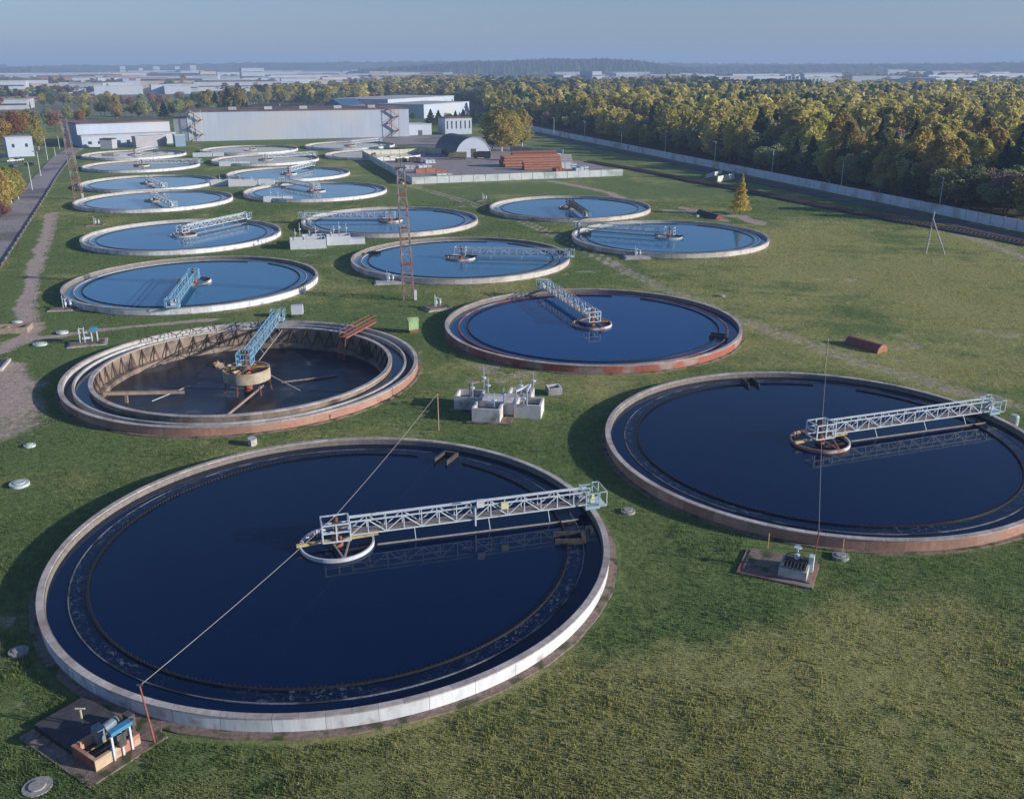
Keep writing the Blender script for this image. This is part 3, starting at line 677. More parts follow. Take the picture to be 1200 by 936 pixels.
# ------------------------------------------------------------------ lattice masts
def mast(px, pb, pt, wb, wt, m, label, lean, ant=2.0):
    b = at(px, pb); H = hgt(px, pb, pt); t = empty('lattice_mast', b, R(12), label, 'lattice mast', 'lattice masts')
    mb = MB(); N = int(H/1.45)
    def cor(i, z): w = (wb+(wt-wb)*z/H)/2; return Vector((w*(1 if i in (0, 3) else -1), w*(1 if i < 2 else -1), z))+Vector((lean*z/H, 0, 0))
    for i in range(4): mb.bar(cor(i, 0), cor(i, H), .14)
    mb.build('mast_legs', m, t); mb = MB()
    for j in range(N):
        z0, z1 = H*j/N, H*(j+1)/N
        for i in range(4):
            k = (i+1) % 4; mb.bar(cor(i, z1), cor(k, z1), .07)
            mb.bar(cor(i, z0), cor(k, z1), .06) if j % 2 else mb.bar(cor(k, z0), cor(i, z1), .06)
    mb.build('lattice_bracing', m, t)
    mb = MB()
    for f in (.27, .55, .8): z = H*f; c = [cor(i, z) for i in range(4)]; mb.prism([(v.x*1.15, v.y*1.15) for v in c], z, z+.12)
    mb.build('rest_platform', rust, t)
    MB().box(-wt/2-.3+lean, wt/2+.3+lean, -wt/2-.3, wt/2+.3, H, H+.12).bar((lean, 0, H), (lean, 0, H+ant), .08).build('top_platform', steel_d, t)
    MB().box(wb/2-.1, wb/2+.35, -wb/2-.3, -wb/2+.1, 0, 1.6).build('junction_box', white_m, t)
mast(479, 350, 197, 1.75, 1.1, mat('mast_rust_paint', (.20, .12, .11), (.32, .22, .20), 1.2, c3=(.40, .35, .34), s3=.3), 'tall rusty red lattice mast standing between tanks at centre', -.45)
mast(93, 233, 138, 2.2, 1.3, mat('mast_rust_paint', (.26, .13, .11)), 'second rusty lattice mast at far left beside the access road', -.9)

# ------------------------------------------------------------------ valve pits, chambers, pads
def open_box(mb, x0, x1, y0, y1, z0, z1, t=.22):
    mb.box(x0, x1, y0, y0+t, z0, z1).box(x0, x1, y1-t, y1, z0, z1).box(x0, x0+t, y0+t, y1-t, z0, z1).box(x1-t, x1, y0+t, y1-t, z0, z1)
def valve(mb, x, y, z0, h=1.5):
    mb.tube((x, y, z0), (x, y, z0+h), .07, .07, 8).tube((x, y, z0+h), (x, y, z0+h+.05), .3, .3, 12).tube((x, y, z0+.35), (x, y, z0+.8), .2, .2, 10)
def localframe(p0, p1):
    d = p1-p0; return math.atan2(d.y, d.x), d.length
# near pit
c0, c1 = at(113.3, 904.7), at(165.3, 871)      # front corner, right corner on the ground
ang, Lx = localframe(c0, c1); cL = at(80, 891)
t = empty('valve_pit', c0, ang, 'tan and brick open valve pit with blue frame beside the nearest tank', 'valve pit', 'open valve pits')
W = 2.2
mb = MB(); open_box(mb, 0, Lx, 0, W, -.1, .72, .2); mb.build('pit_wall', tan_box, t)
MB().box(-.012, 0, 0, W, 0, .66).build('brick_end_face', brick_wall, t)
MB().box(.2, Lx-.2, .2, W-.2, -.2, .25).build('dark_cover', slab_dark, t)
mb = MB(); mb.bar((.2, .85, .35), (Lx-.2, .85, .35), .06, .1).bar((.2, 1.4, .35), (Lx-.2, 1.4, .35), .06, .1); mb.build('cover_rail', beam_m, t)
MB().box(.1, Lx+.5, W, W+3.9, -.1, .28).build('roof_slab', slab_dark, t)
MB().box(-.9, -.013, 0, W+3.9, -.1, .05).box(-.9, Lx+1.2, -.75, -.01, -.1, .05).build('paved_edge', apron_m, t)
mb = MB(); fx0, fx1 = Lx*.40, Lx*.80
for x in (fx0, (fx0+fx1)/2, fx1): mb.bar((x, -.05, 0), (x, -.05, 1.75), .11)
mb.build('frame_leg', steel_l, t)
MB().box(fx0-.1, fx1+.1, -.28, .12, 1.72, 1.95).build('blue_header', blue_m, t)
for x in (fx0+.45, fx1-.45):
    MB().tube((x, -.05, .7), (x, -.05, 1.55), .17, .17, 10).box(x-.22, x+.22, -.2, .1, 1.2, 1.55).build('gate_valve', steel_d, t)
mb = MB(); mb.tube((1.6, 1.7, .9), (2.5, 1.7, 1.05), .27, .27, 12).box(1.1, 1.6, 1.4, 2.0, .3, 1.3).tube((2.5, 1.3, .5), (2.5, 2.1, .5), .25, .25, 10)
mb.build('pump_motor', mat('grey_blue_machine', (.14, .18, .22), (.24, .29, .33), 3, rough=.45), t)
MB().tube((2.8, .8, .3), (2.8, .8, 1.2), .15, .15, 8).bar((1.8, 1.0, .9), (3.2, 1.3, .9), .14).box(2.9, 3.3, 1.2, 1.8, .3, 1.1).build('pipework', steel_d, t)
t = px_thing('marker_post', 'yellow T-shaped marker post on the dark slab by the near pit', 'post', 97, 847, .3)
MB().bar((0, 0, 0), (0, 0, 1.0), .07).bar((-.28, 0, 1.0), (.28, 0, 1.0), .07).build('post', yellow_m, t)
t = px_thing('paving_patch', 'brownish paved patch between the near valve pit and the tank wall', 'paving', 140, 840, 0)
pts = [at(*q)-at(140, 840) for q in ((100, 829), (118, 817), (190, 853), (183, 872), (168, 872), (132, 848))]
MB().prism([(p.x, p.y) for p in pts][::-1], -.1, .055).build('paving_surface', apron_m, t)
# right pit
c0, c1 = at(911, 677), at(944, 684)
ang, Lx = localframe(c0, c1)
t = empty('valve_pit', c0, ang, 'grated grey valve pit on a red paved pad below the right dark tank', 'valve pit', 'open valve pits')
MB().box(-2.9, Lx+.55, -.5, 3.3, -.1, .08).build('paved_pad', mat('red_paving', (.26, .10, .075), (.36, .2, .15), 2, bump=.3, c3=(.3, .25, .22), s3=.7), t)
MB().box(-2.6, Lx+.3, 0, 3.5, .08, .14).build('pad_topping', apron_m, t)
mb = MB(); open_box(mb, 0, Lx, .1, 2.3, 0, .85, .16); mb.build('pit_wall', conc, t)
MB().box(.16, Lx-.16, .26, 2.14, 0, .5).build('dark_cover', slab_dark, t)
mb = MB()
for i in range(7): x = .25+(Lx-.5)*i/6; mb.bar((x, .2, .9), (x, 2.2, .9), .05)
for y in (.2, 1.2, 2.2): mb.bar((.1, y, .93), (Lx-.1, y, .93), .06)
for i in range(9):
    a0_, a1_ = PI*i/9, PI*(i+1)/9; mb.bar((Lx/2+.8*math.cos(a0_), 1.5, .9+.7*math.sin(a0_)), (Lx/2+.8*math.cos(a1_), 1.5, .9+.7*math.sin(a1_)), .05)
mb.build('grating', steel_d, t)
mb = MB(); valve(mb, Lx/2, 1.9, .5, 1.3); mb.box(Lx-.1, Lx+.25, 1.5, 2.1, .1, 1.4).build('valve_cabinet', steel_l, t)
for px, pb, pt, lb in ((928, 648, 622, 'short pale stake on the pad left of the grated pit'), (1012-0, 655, 631, 'short stake against the red tank wall right of the grated pit')):
    b = at(px-28 if px == 928 else px-25, pb-6); tt = empty('marker_post', b, 0, lb, 'post'); MB().bar((0, 0, 0), (0, 0, 1.3), .07).build('post', beam_m, tt)

# four-chamber block in the middle
def chamber_block(origin, ang, cells, zc, label, m, posts, slab=True, s=1.0, wm=None):
    t = empty('valve_chamber_block', origin, ang, label, 'valve chamber', 'concrete valve chamber blocks')
    for (x0, x1, y0, y1, h) in cells:
        mb = MB(); open_box(mb, x0, x1, y0, y1, -.1, h, .22*s); ch_ = mb.build('chamber', m, t)
        MB().box(x0+.22*s, x1-.22*s, y0+.22*s, y1-.22*s, -.1, h*.55).build('chamber_inside', slab_dark, ch_)
    if zc:
        x0, x1, y0, y1, h = zc; MB().box(x0, x1, y0, y1, -.1, h).build('middle_slab', m, t)
    for (x, y, z, h) in posts: MB().bar((x, y, z), (x, y, z+h), .09).tube((x, y, z+h*.6), (x, y, z+h*.66), .28, .28, 10).build('valve_spindle', steel_l, t)
    return t
O_ = at(553, 494); ang, _ = localframe(O_, at(584, 496))
t = chamber_block(O_, ang+R(1), [(0, 3.0, 0, 2.6, 1.5), (4.2, 7.1, 1.9, 4.6, 1.5), (-2.7, .3, 3.4, 6.0, 1.5), (2.9, 5.6, 5.2, 7.6, 1.5)], (.32, 4.18, 2.62, 5.18, 1.42),
    'cluster of four open whitish concrete chambers on the grass in the middle', mat('chamber_concrete', (.52, .50, .48), (.66, .64, .62), 1.6, bump=.25, c3=(.30, .26, .23), s3=.7, t3=(.54, .7), streak=(1, 1, .3)),
    [(2.2, 1.2, .9, 2.0), (3.0, 2.4, 1.4, 1.7), (-.6, 3.4, 1.4, 1.9), (1.0, 4.0, 1.4, 2.2), (4.4, 5.4, 1.4, 1.7), (5.2, 2.2, .9, 2.0), (.2, 5.7, .9, 3.4), (5.5, 7.4, .9, 2.4)])
mb = MB()
for x in (4.4, 5.6): mb.bar((x, 1.9, 1.5), (x, 1.9, 3.0), .16)
mb.bar((4.4, 1.9, 3.0), (5.6, 4.4, 3.0), .2, .16).bar((5.6, 1.9, 3.0), (5.6, 4.4, 3.0), .16).bar((5.6, 4.4, 1.5), (5.6, 4.4, 3.0), .16)
mb.build('gantry_frame', white_m, t)
mb = MB()
for s_ in (0, .5): mb.bar((.5, 2.7+s_, 1.5), (-.6, 2.3+s_, 0), .1)
for i in range(5): mb.bar((.5-.22*i, 2.7-.08*i, 1.5-.3*i), (.5-.22*i, 3.2-.08*i, 1.5-.3*i), .08)
mb.bar((-.9, 3.5, 1.5), (-.9, 3.5, 3.1), .1).bar((-.9, 3.5, 3.0), (.9, 4.6, 3.3), .16).build('access_steps', deck_m, t)
MB().box(-.5, 3.0, -.5, -.01, -.1, .06).build('paved_edge', apron_m, t); MB().box(3.01, 4.2, -.5, 1.88, -.1, .06).build('paved_edge', apron_m, t); MB().box(-3.2, -.01, 2.8, 3.38, -.1, .06).build('paved_edge', apron_m, t)
t = px_thing('concrete_box', 'small open concrete box standing right of the four chamber cluster', 'concrete box', 643, 464, 0, R(12))
mb = MB(); open_box(mb, 0, 1.6, 0, 1.6, 0, .85, .15); mb.build('box_wall', white_wall, t); MB().box(.15, 1.45, .15, 1.45, 0, .5).build('box_inside', slab_dark, t)
# white block behind the second left tank (340-430, 250-293)
O_ = at(340.5, 293)
chamber_block(O_, R(14), [(0, 7.3, 0, 4.2, 1.9), (7.6, 12.6, 3.0, 6.2, 1.9), (2.6, 7.4, 4.4, 8.5, 1.7)], (12.62, 15.6, 3.2, 5.6, 1.1),
    'long white chamber block bristling with thin valve posts, between blue tanks', white_m,
    [(x, y, 1.4, h) for x, y, h in ((1.2, 2.2, 2.6), (2.2, 3.2, 3.6), (3.6, 1.6, 1.6), (5.4, 2.6, 3.0), (6.4, 1.2, 1.4), (9.2, 4.5, 2.6), (10.4, 5.0, 3.2), (11.9, 5.2, 2.8), (4.2, 6.4, 1.6), (6.0, 7.4, 1.9), (8.6, 3.8, 1.8))])
for (px, pb, w, lb, cs) in ((247, 218, 11, 'white chamber pair between the two tank columns, left one', .9), (268, 219, 14, 'wider white chamber right of its small neighbour, between the tank columns', 1.0),
                    (309, 237, 9, 'small white chamber at the front rim of the middle column tank', .7), (257, 195, 9, 'small pale chamber between the two pale tanks', .8), (281-55, 184, 9, 'farthest small white chamber beside the cluttered tank', .8)):
    O_ = at(px, pb); wm_ = w/ (F/O_.length)*2.2
    chamber_block(O_, R(12), [(0, wm_, 0, 3.5*cs, 1.9*cs), (wm_+.3, wm_*1.6, 1, 4*cs, 1.7*cs)], None, lb, white_m, [(wm_*.4, 1.5, 1, 2.2), (wm_*.8, 2.0, 1, 1.8)])

def pad(px, py, w, d, rz, label, kind='valve', m=None, hh=.22):
    t = px_thing('valve_pad', label, 'valve pad', px, py, 0, rz, 'low pads with valves')
    MB().box(-w/2, w/2, -d/2, d/2, -.1, hh).build('pad_slab', m or apron_m, t)
    MB().box(-w/2-.3, w/2+.3, -d/2-.3, d/2+.3, -.1, .07).build('pad_kerb', conc, t)
    mb = MB()
    if kind == 'frame':
        for x in (-.9, -.3, .6, 1.3):
            for y in (-.2, .5): mb.bar((x, y, hh), (x, y, hh+1.9), .1)
        mb.bar((-.9, 0, 1.5), (1.3, 0, 1.5), .12).bar((-.9, -.2, 2.1), (-.3, -.2, 2.1), .1).tube((-.6, 0, .7), (.7, 0, .7), .2)
        mb.build('valve_frame', steel_l, t); MB().box(.5, 1.4, -.3, .6, 1.6, 2.15).build('drive_box', blue_m, t)
    else:
        valve(mb, 0, .2, hh, 1.3); valve(mb, .7, .3, hh, 1.0); mb.bar((-.3, 0, hh), (-.3, 0, hh+1.9), .08)
        mb.build('valves', steel_l, t)
    return t
pad(103, 402, 4.4, 3.0, R(20), 'low pad with white pipe frame and blue drive box left of the drained tank', 'frame')
pad(77, 362, 4.2, 2.0, R(10), 'pad with two pale valves at the left rim of the tank behind the drained one')
pad(512, 361, 3.6, 2.6, R(30), 'brownish pad with a grey blue valve right of the rusty mast foot', 'valve', apron_m, .3)
pad(456, 331, 4.6, 3.0, R(10), 'stony pad in front of the tank behind the rusty mast', 'valve', conc)
pad(112, 264, 3.4, 2.2, R(10), 'small pad with upright valve at the far left tank rim')
pad(746, 302, 4.6, 2.8, R(5), 'grey pad with valves in front of the tank beside the yellow tree', 'valve', conc, .35)
pad(567, 235, 3.6, 2.6, R(10), 'small pad with white valve left of the patched wall tank')
pad(232, 178+12, 3.6, 2.4, R(10), 'far pad between pale tanks')

def manhole(px, py, r, label, h=.16, m=None):
    t = px_thing('manhole', label, 'manhole', px, py, -.03, 0, 'round manholes in the grass')
    MB().ring(r*.62, r, 0, h, 24).tube((0, 0, -.05), (0, 0, h-.02), r*1.0, r*.98, 24).build('collar', m or conc, t)
    MB().tube((0, 0, h), (0, 0, h+.07), r*.6, r*.56, 20).build('cover', conc if m is None else m, t)
pale_c = mat('pale_aqua_concrete', (.40, .48, .46), (.56, .62, .60), 3)
for px, py, r, lb in ((23, 568, .85, 'octagonal pale manhole on the left grass, the lower of two'), (35, 523, .55, 'small manhole on the left grass above the larger one'), (44, 922, .75, 'sunken manhole at the bottom left corner'),
    (22, 765, .6, 'bluish manhole in the shade left of the nearest tank'), (985, 653, .62, 'ringed manhole right of the grated valve pit'), (736, 600, .6, 'pale manhole on grass between the two nearest tanks'),
    (845, 347, .7, 'lone pale manhole right of the truss bridge tank'), (47, 404, .9, 'pale flat cover beside the dirt path junction'), (73, 390, .8, 'pale aqua cover in grass above the path junction'), (20, 378, .7, 'small aqua cover by the stony edge at far left'), (649, 700-243, .01, '')):
    if r > .05: manhole(px, py, r, lb, .2 if px != 44 else .08, pale_c if px in (47, 73, 20, 35, 23) else weir_m)

# green hut, white cart, barrel, arches, loose blocks
b = at(484, 389); t = empty('green_hut', b, R(20), 'small pale green hut on legs between the drained tank and the truss bridge tank', 'hut')
MB().box(-.7, .7, -.6, .6, .45, 1.75).build('hut_body', green_m, t)
MB().add([(-.8, -.7, 1.75), (.8, -.7, 1.75), (.8, .7, 1.75), (-.8, .7, 1.75), (-.8, 0, 2.15), (.8, 0, 2.15)], [(0, 1, 5, 4), (2, 3, 4, 5), (0, 4, 3), (1, 2, 5), (3, 2, 1, 0)]).build('roof', green_m, t)
MB().box(-.6, .6, -.5, .5, 0, .45).build('base', rust, t)
b = at(349, 371); t = empty('site_trailer', b, R(8), 'small white box trailer standing behind the drained tank', 'trailer')
MB().box(-.85, .85, -.6, .6, .45, 1.75).build('trailer_body', white_m, t)
for s in (-.5, .5): MB().tube((s, -.66, .25), (s, -.6, .25), .25, .25, 12).tube((s, .6, .25), (s, .66, .25), .25, .25, 12).build('wheel', steel_d, t)
MB().bar((-.85, 0, .4), (-1.7, 0, .35), .08).bar((-.8, -.5, .42), (.8, -.5, .42), .08).build('tow_bar', steel_d, t)
b = at(1187, 499); t = empty('plastic_barrel', b, 0, 'pale green barrel behind the rim of the right dark tank', 'barrel')
mb = MB(); 
for z0, z1, r0_, r1_ in ((0, .15, .40, .46), (.15, .55, .46, .46), (.55, .62, .49, .49), (.62, 1.05, .46, .46), (1.05, 1.2, .46, .38)): mb.tube((0, 0, z0), (0, 0, z1), r0_, r1_, 20)
mb.build('barrel_body', mat('aqua_plastic', (.30, .42, .40), (.40, .52, .48), 2, rough=.5), t); MB().tube((0, 0, 1.2), (0, 0, 1.26), .34, .34, 16).build('lid', conc, t)
def arch(p0, p1, r, m, label, mf):
    ang, L = localframe(p0, p1); t = empty('arched_shelter', p0, ang, label, 'culvert shell')
    n = 14; vs = []
    for x in (0, L):
        for i in range(n+1): th = PI*i/n; vs.append((x, r*math.cos(th), r*1.0*math.sin(th)))
    fs = [(i, i+1, n+2+i, n+1+i) for i in range(n)]
    MB().add(vs, fs, True).build('shell', m, t)
    MB().add([vs[i] for i in range(n+1)], [tuple(range(n+1))]).build('end_wall', mf, t); MB().add([vs[n+1+i] for i in range(n+1)], [tuple(range(n+1))[::-1]]).build('end_wall', mf, t)
    return t
arch(at(995, 402), at(1034, 413), 1.05, arch_m, 'long half round red brown shell lying in the open grass at right', orange_m)
arch(at(820, 250), at(843, 257), .95, mat('dark_shell', (.05, .05, .06), (.09, .08, .08), 2), 'dark half round shell with reddish end on bare dirt near the yellow tree', arch_m)
for i, (px, py, s, lb) in enumerate(((817, 254, .5, 'small pale stone in the dirt left of the dark shell'), (856, 251, .55, 'small white stone in the dirt right of the dark shell'), (296, 520, .75, 'pale concrete block on the grass between the drained tank and nearest tank'), (472, 216, .8, 'pale boulder at the yard fence corner track'))):
    t = px_thing('stone_block', lb, 'stone', px, py, 0, i); me_ = MB(); M = Matrix.Rotation(.25*i, 4, 'X')
    me_.prism([(s*math.cos(a)*rng.uniform(.8, 1), s*.7*math.sin(a)*rng.uniform(.8, 1)) for a in [i_*PI/3.5 for i_ in range(7)]], -.1, s*.8)
    o_ = me_.build('stone', conc, t)
# two pale slab walls by the railway
for (p, q, h, lb) in (((828, 209), (846, 204), 1.3, 'pale upright slab left of its twin by the railway'), ((841, 214), (860, 210), 1.9, 'wider pale upright slab right of its twin by the railway')):
    a, b = at(*p), at(*q); ang, L = localframe(a, b); t = empty('concrete_slab', a, ang, lb, 'concrete slab', 'upright slabs by the railway')
    MB().box(0, L, 0, .35, 0, h).build('slab', mat('cream_slab', (.58, .57, .50), (.70, .69, .62), 1), t); MB().box(.3, .8, -.5, .9, 0, .3).box(L-.8, L-.3, -.5, .9, 0, .3).build('foot', conc, t)
# stacked stones / pit at far left edge
t = px_thing('stone_foundation', 'low tan stone foundation at the left edge beside the dirt path', 'foundation', -14, 392, 0, R(12))
mb = MB(); open_box(mb, 0, 5.2, 0, 3.0, -.1, .7, .5); mb.box(1.8, 2.2, .5, 2.5, 0, .5).build('stonework', mat('rubble_tan', (.26, .19, .14), (.42, .33, .26), 2.2, bump=.8), t)
t = px_thing('dark_hatch', 'dark rectangular hatch at the left edge below the path junction', 'hatch', -20, 436, 0, R(14))
MB().box(0, 2.2, 0, 4.5, -.1, .3).build('hatch_frame', conc, t); MB().box(.25, 1.9, .3, 4.2, .3, .36).build('hatch_lid', slab_dark, t)

# ------------------------------------------------------------------ walls and fences
def panel_fence(name, pts, h, m, label, panel=3.6, cat='fence', thick=.18):
    t = empty(name, pts[0], 0, label, cat); o = Vector(pts[0]); pn, ps, cp_ = MB(), MB(), MB()
    for a, b in zip(pts[:-1], pts[1:]):
        a, b = Vector(a)-o, Vector(b)-o; L = (b-a).length; k = max(1, round(L/panel)); d = (b-a)/k
        nn = Vector((-d.y, d.x, 0)).normalized()
        for i in range(k):
            p = a+d*i; q = a+d*(i+1); g = d.normalized()*.10; j = nn*rng.uniform(-.03, .03)
            pn.bar(p+g+j+Vector((0, 0, h/2)), q-g+j+Vector((0, 0, h/2+rng.uniform(-.03, .03))), thick, h)
            ps.bar(p+Vector((0, 0, -.1)), p+Vector((0, 0, h+.12)), .24)
    pn.build('fence_panels', m, t); o2 = ps.build('fence_posts', conc, t); o2['kind'] = 'stuff'
    return t
wallm = mat('pale_boundary_wall', (.62, .65, .69), (.72, .75, .79), .4, bump=.15, c3=(.46, .45, .43), s3=.15)
panel_fence('boundary_wall', [ws, we], 2.5, wallm, 'very long white concrete boundary wall between road and forest', 4.0, 'wall')
yf = mat('pale_yard_fence', (.52, .55, .56), (.64, .67, .68), .6, bump=.15, c3=(.36, .42, .40), s3=.2)
panel_fence('yard_fence', [at(425, 183), at(483, 216), at(730, 206)], 2.2, yf, 'pale concrete panel fence around the storage yard, front and left sides', 4.2)
panel_fence('yard_fence', [at(598, 177), at(660, 181)], 2.0, yf, 'short pale fence run behind the stacked pipes', 4.2)
panel_fence('yard_fence', [at(425, 183), at(500, 180), at(532, 181)], 2.2, mat('cream_fence', (.58, .56, .44), (.68, .66, .54), .6), 'cream fence run closing the yard left of the hangar', 4.2)
panel_fence('low_kerb_wall', [p+Vector((.25, 0, 0)) for p in KP], .42, mat('dark_kerb', (.10, .085, .08), (.17, .15, .14), 1), 'low kerb wall along the right side of the access road', 6, 'kerb', .3)
yd = [at(*q) for q in ((487, 214), (728, 204), (690, 190), (640, 184), (600, 176), (430, 184))]
yo = MB().prism([(p.x, p.y) for p in yd], -.2, .06).build('yard_paving', mat('yard_concrete', (.27, .23, .22), (.38, .33, .32), .3, bump=.2)); struct('yard_paving', yo)
ap = [at(*q) for q in ((470, 158), (600, 161), (600, 176), (400, 168), (380, 165))]
struct('service_road', MB().prism([(p.x, p.y) for p in ap][::-1], -.2, .05).build('service_road', old_asphalt))

# ------------------------------------------------------------------ buildings of the works
def quad_building(p0, p1, depth, h, label, wm=facade, rm=roof_brown, cat='building', name='works_building', win=None, para=.5, group=None, pitched=0, doors=0):
    ang, L = localframe(p0, p1); t = empty(name, p0, ang, label, cat, group)
    wl_ = MB().box(0, L, 0, depth, -.5, h).build('wall', wm, t)
    if pitched:
        MB().add([(-.4, -.4, h), (L+.4, -.4, h), (L+.4, depth+.4, h), (-.4, depth+.4, h), (-.4, depth/2, h+pitched), (L+.4, depth/2, h+pitched)], [(0, 1, 5, 4), (2, 3, 4, 5), (0, 4, 3), (1, 2, 5), (3, 2, 1, 0)]).build('roof', rm, t)
    else:
        MB().box(-.15, L+.15, -.15, depth+.15, h, h+para).build('roof', rm, t)
    if win:
        nx_, nz_, ww, wh = win
        for j in range(nz_):
            for i in range(nx_):
                x = L*(i+.5)/nx_; z = h*(j+.6)/nz_
                MB().box(x-ww/2, x+ww/2, -.06, 0, z-wh/2, z+wh/2).build('window', glass, wl_)
    for i in range(doors):
        x = L*(i+.5)/doors; MB().box(x-1.2, x+1.2, -.08, 0, 0, 2.6).build('door', steel_d, t)
    return t, L
# long white hall
p0, p1 = at(222, 166), at(480, 160)
H1 = hgt(350, 163, 130)
t, L = quad_building(p0, p1, 46, H1, 'very long windowless white hall with brown roof behind the tanks', facade, roof_brown, 'industrial hall', 'long_hall')
mb = MB()
for i in range(1, 44): x = L*i/44; mb.box(x-.03, x+.03, -.03, -.005, 0, H1)
mb.box(0, L, -.034, -.006, H1*.62, H1*.62+.08).build('panel_joints', mat('pale_joint', (.42, .46, .52), (.5, .53, .58)), t)
for i in range(5): x = L*(.2+.16*i); MB().box(x-2, x+2, 12, 16, H1+.5, H1+1.9).build('roof_vent', roof_grey, t)
MB().box(-.3, L+.3, -.3, .1, H1+.5, H1+.75).build('parapet', roof_brown, t)
def ext_stair(x, parent, m1, m2, H, w=5, y=-1.6):
    mb, ml = MB(), MB(); n = 4; fh = H/n
    for i in range(n):
        a, b = (x, x+w) if i % 2 == 0 else (x+w, x)
        mb.bar((a, y, fh*i), (b, y, fh*(i+1)), 1.0, .22); ml.bar((a, y-.5, fh*i+1), (b, y-.5, fh*(i+1)+1), .14)
        mb.box(b-.8, b+.8, y-.5, -.12, fh*(i+1)-.1, fh*(i+1)+.1)
        ml.bar((b, y-.5, fh*(i+1)), (b, y-.5, fh*(i+1)+1.1), .12)
    for xx in (x, x+w): ml.bar((xx, y-.5, 0), (xx, y-.5, H+1), .18)
    mb.build('fire_stair', m1, parent); ml.build('stair_rail', m2, parent)
ext_stair(2, t, rust, yellow_m, H1); ext_stair(L-11, t, rust, orange_m, H1)
# stair tower and annex
a0_, a1_ = at(203, 163), at(221, 165)
quad_building(at(206, 166), at(221, 166), 14, hgt(212, 166, 139), 'narrow dark grey stair tower joining the hall and the annex', facade_g, steel_d, 'tower', 'stair_tower')
p0, p1 = at(97, 173), at(207, 168); h2 = hgt(150, 170, 158); h3 = hgt(150, 170, 145)
t, L = quad_building(p0, p1, 8, h2, 'low white annex with small windows at the far left tank', facade, roof_grey, 'building', 'annex_building')
for i in range(9): x = L*(.08+.1*i); MB().box(x-.8, x+.8, -.06, 0, 1.3, 2.6).build('window', glass, t)
d = (p1-p0).normalized(); nb = Vector((-d.y, d.x, 0))
quad_building(p0+nb*9, p1+nb*9, 34, h3, 'white upper hall with dark roof edge behind the low annex', facade, roof_brown, 'industrial hall', 'upper_hall')
quad_building(at(117, 174)-nb*2, at(131, 174)-nb*2, 5, 4, 'small brown pump house in front of the annex', facade_g, steel_d, 'building', 'pump_house')
quad_building(at(206, 172), at(218, 171.5), 5, 5, 'small pale blue cabin at the hall foot', mat('cabin_blue', (.22, .32, .40)), roof_grey, 'cabin', 'cabin')
quad_building(at(160, 173), at(196, 171), 5, 4.5, 'long low pinkish shed before the annex', mat('pinkish_shed', (.36, .33, .35), (.44, .42, .44), .3), roof_grey, 'shed', 'shed')
quad_building(at(479, 159), at(506, 158), 14, hgt(490, 158, 146), 'small plain white shed right of the long hall', facade, roof_grey, 'shed', 'white_shed', doors=1)
quad_building(at(10, 184.5), at(41, 183), 9, hgt(25, 184, 162), 'small white building with slanting roof beside the far left parking', facade, roof_grey, 'building', 'white_building', (2, 1, 1.0, 1.4))
quad_building(at(522, 158), at(553, 157), 12, hgt(540, 157, 138.5), 'white pillared building behind the hangar', facade, roof_brown, 'building', 'panel_building', (6, 1, .7, 4.2))
quad_building(at(497, 139), at(550, 134), 40, hgt(520, 137, 122), 'pale flat roofed hall behind the pine clump', facade, roof_grey, 'industrial hall', 'flat_hall')
quad_building(at(455, 130), at(532, 124), 60, hgt(500, 127, 115), 'wide white hall far behind the right end of the long hall', facade, roof_grey, 'industrial hall', 'wide_hall')
quad_building(at(402, 131), at(428, 130), 30, hgt(415, 130, 123), 'hall with bright blue sheet roof behind the long hall', facade_c, bluehall, 'building', 'blue_roof_hall', pitched=5)
# hangar
c = at(555, 184.5); r = 7.7; axis_ = Vector((-.36, .93, 0)); L = 30; ang = math.atan2(axis_.y, axis_.x)
t = empty('arched_hangar', c, ang, 'half round hangar with white front and dark side at the yard', 'hangar')
n = 28; vs = [(x, r*math.cos(PI*i/n), r*1.02*math.sin(PI*i/n)) for x in (0, L) for i in range(n+1)]
MB().add(vs, [(i, i+1, n+2+i, n+1+i) for i in range(n)], True).build('shell', dark_hangar, t)
MB().add([(-.02, v[1], v[2]) for v in vs[:n+1]], [tuple(range(n+1))]).build('front_wall', facade, t)
MB().add(vs[n+1:], [tuple(range(n+1))]).build('rear_wall', facade, t)
mb = MB()
for i in range(n): mb.bar((-.1, vs[i][1]*1.01, vs[i][2]*1.01), (-.1, vs[i+1][1]*1.01, vs[i+1][2]*1.01), .22, .25)
mb.build('front_trim', facade_g, t)
MB().box(-.12, -.03, -1.1, 1.1, 0, 3.4).build('door', steel_d, t); MB().box(-.12, -.03, -5, 5, 3.5, 3.7).build('door_lintel', facade_c, t)

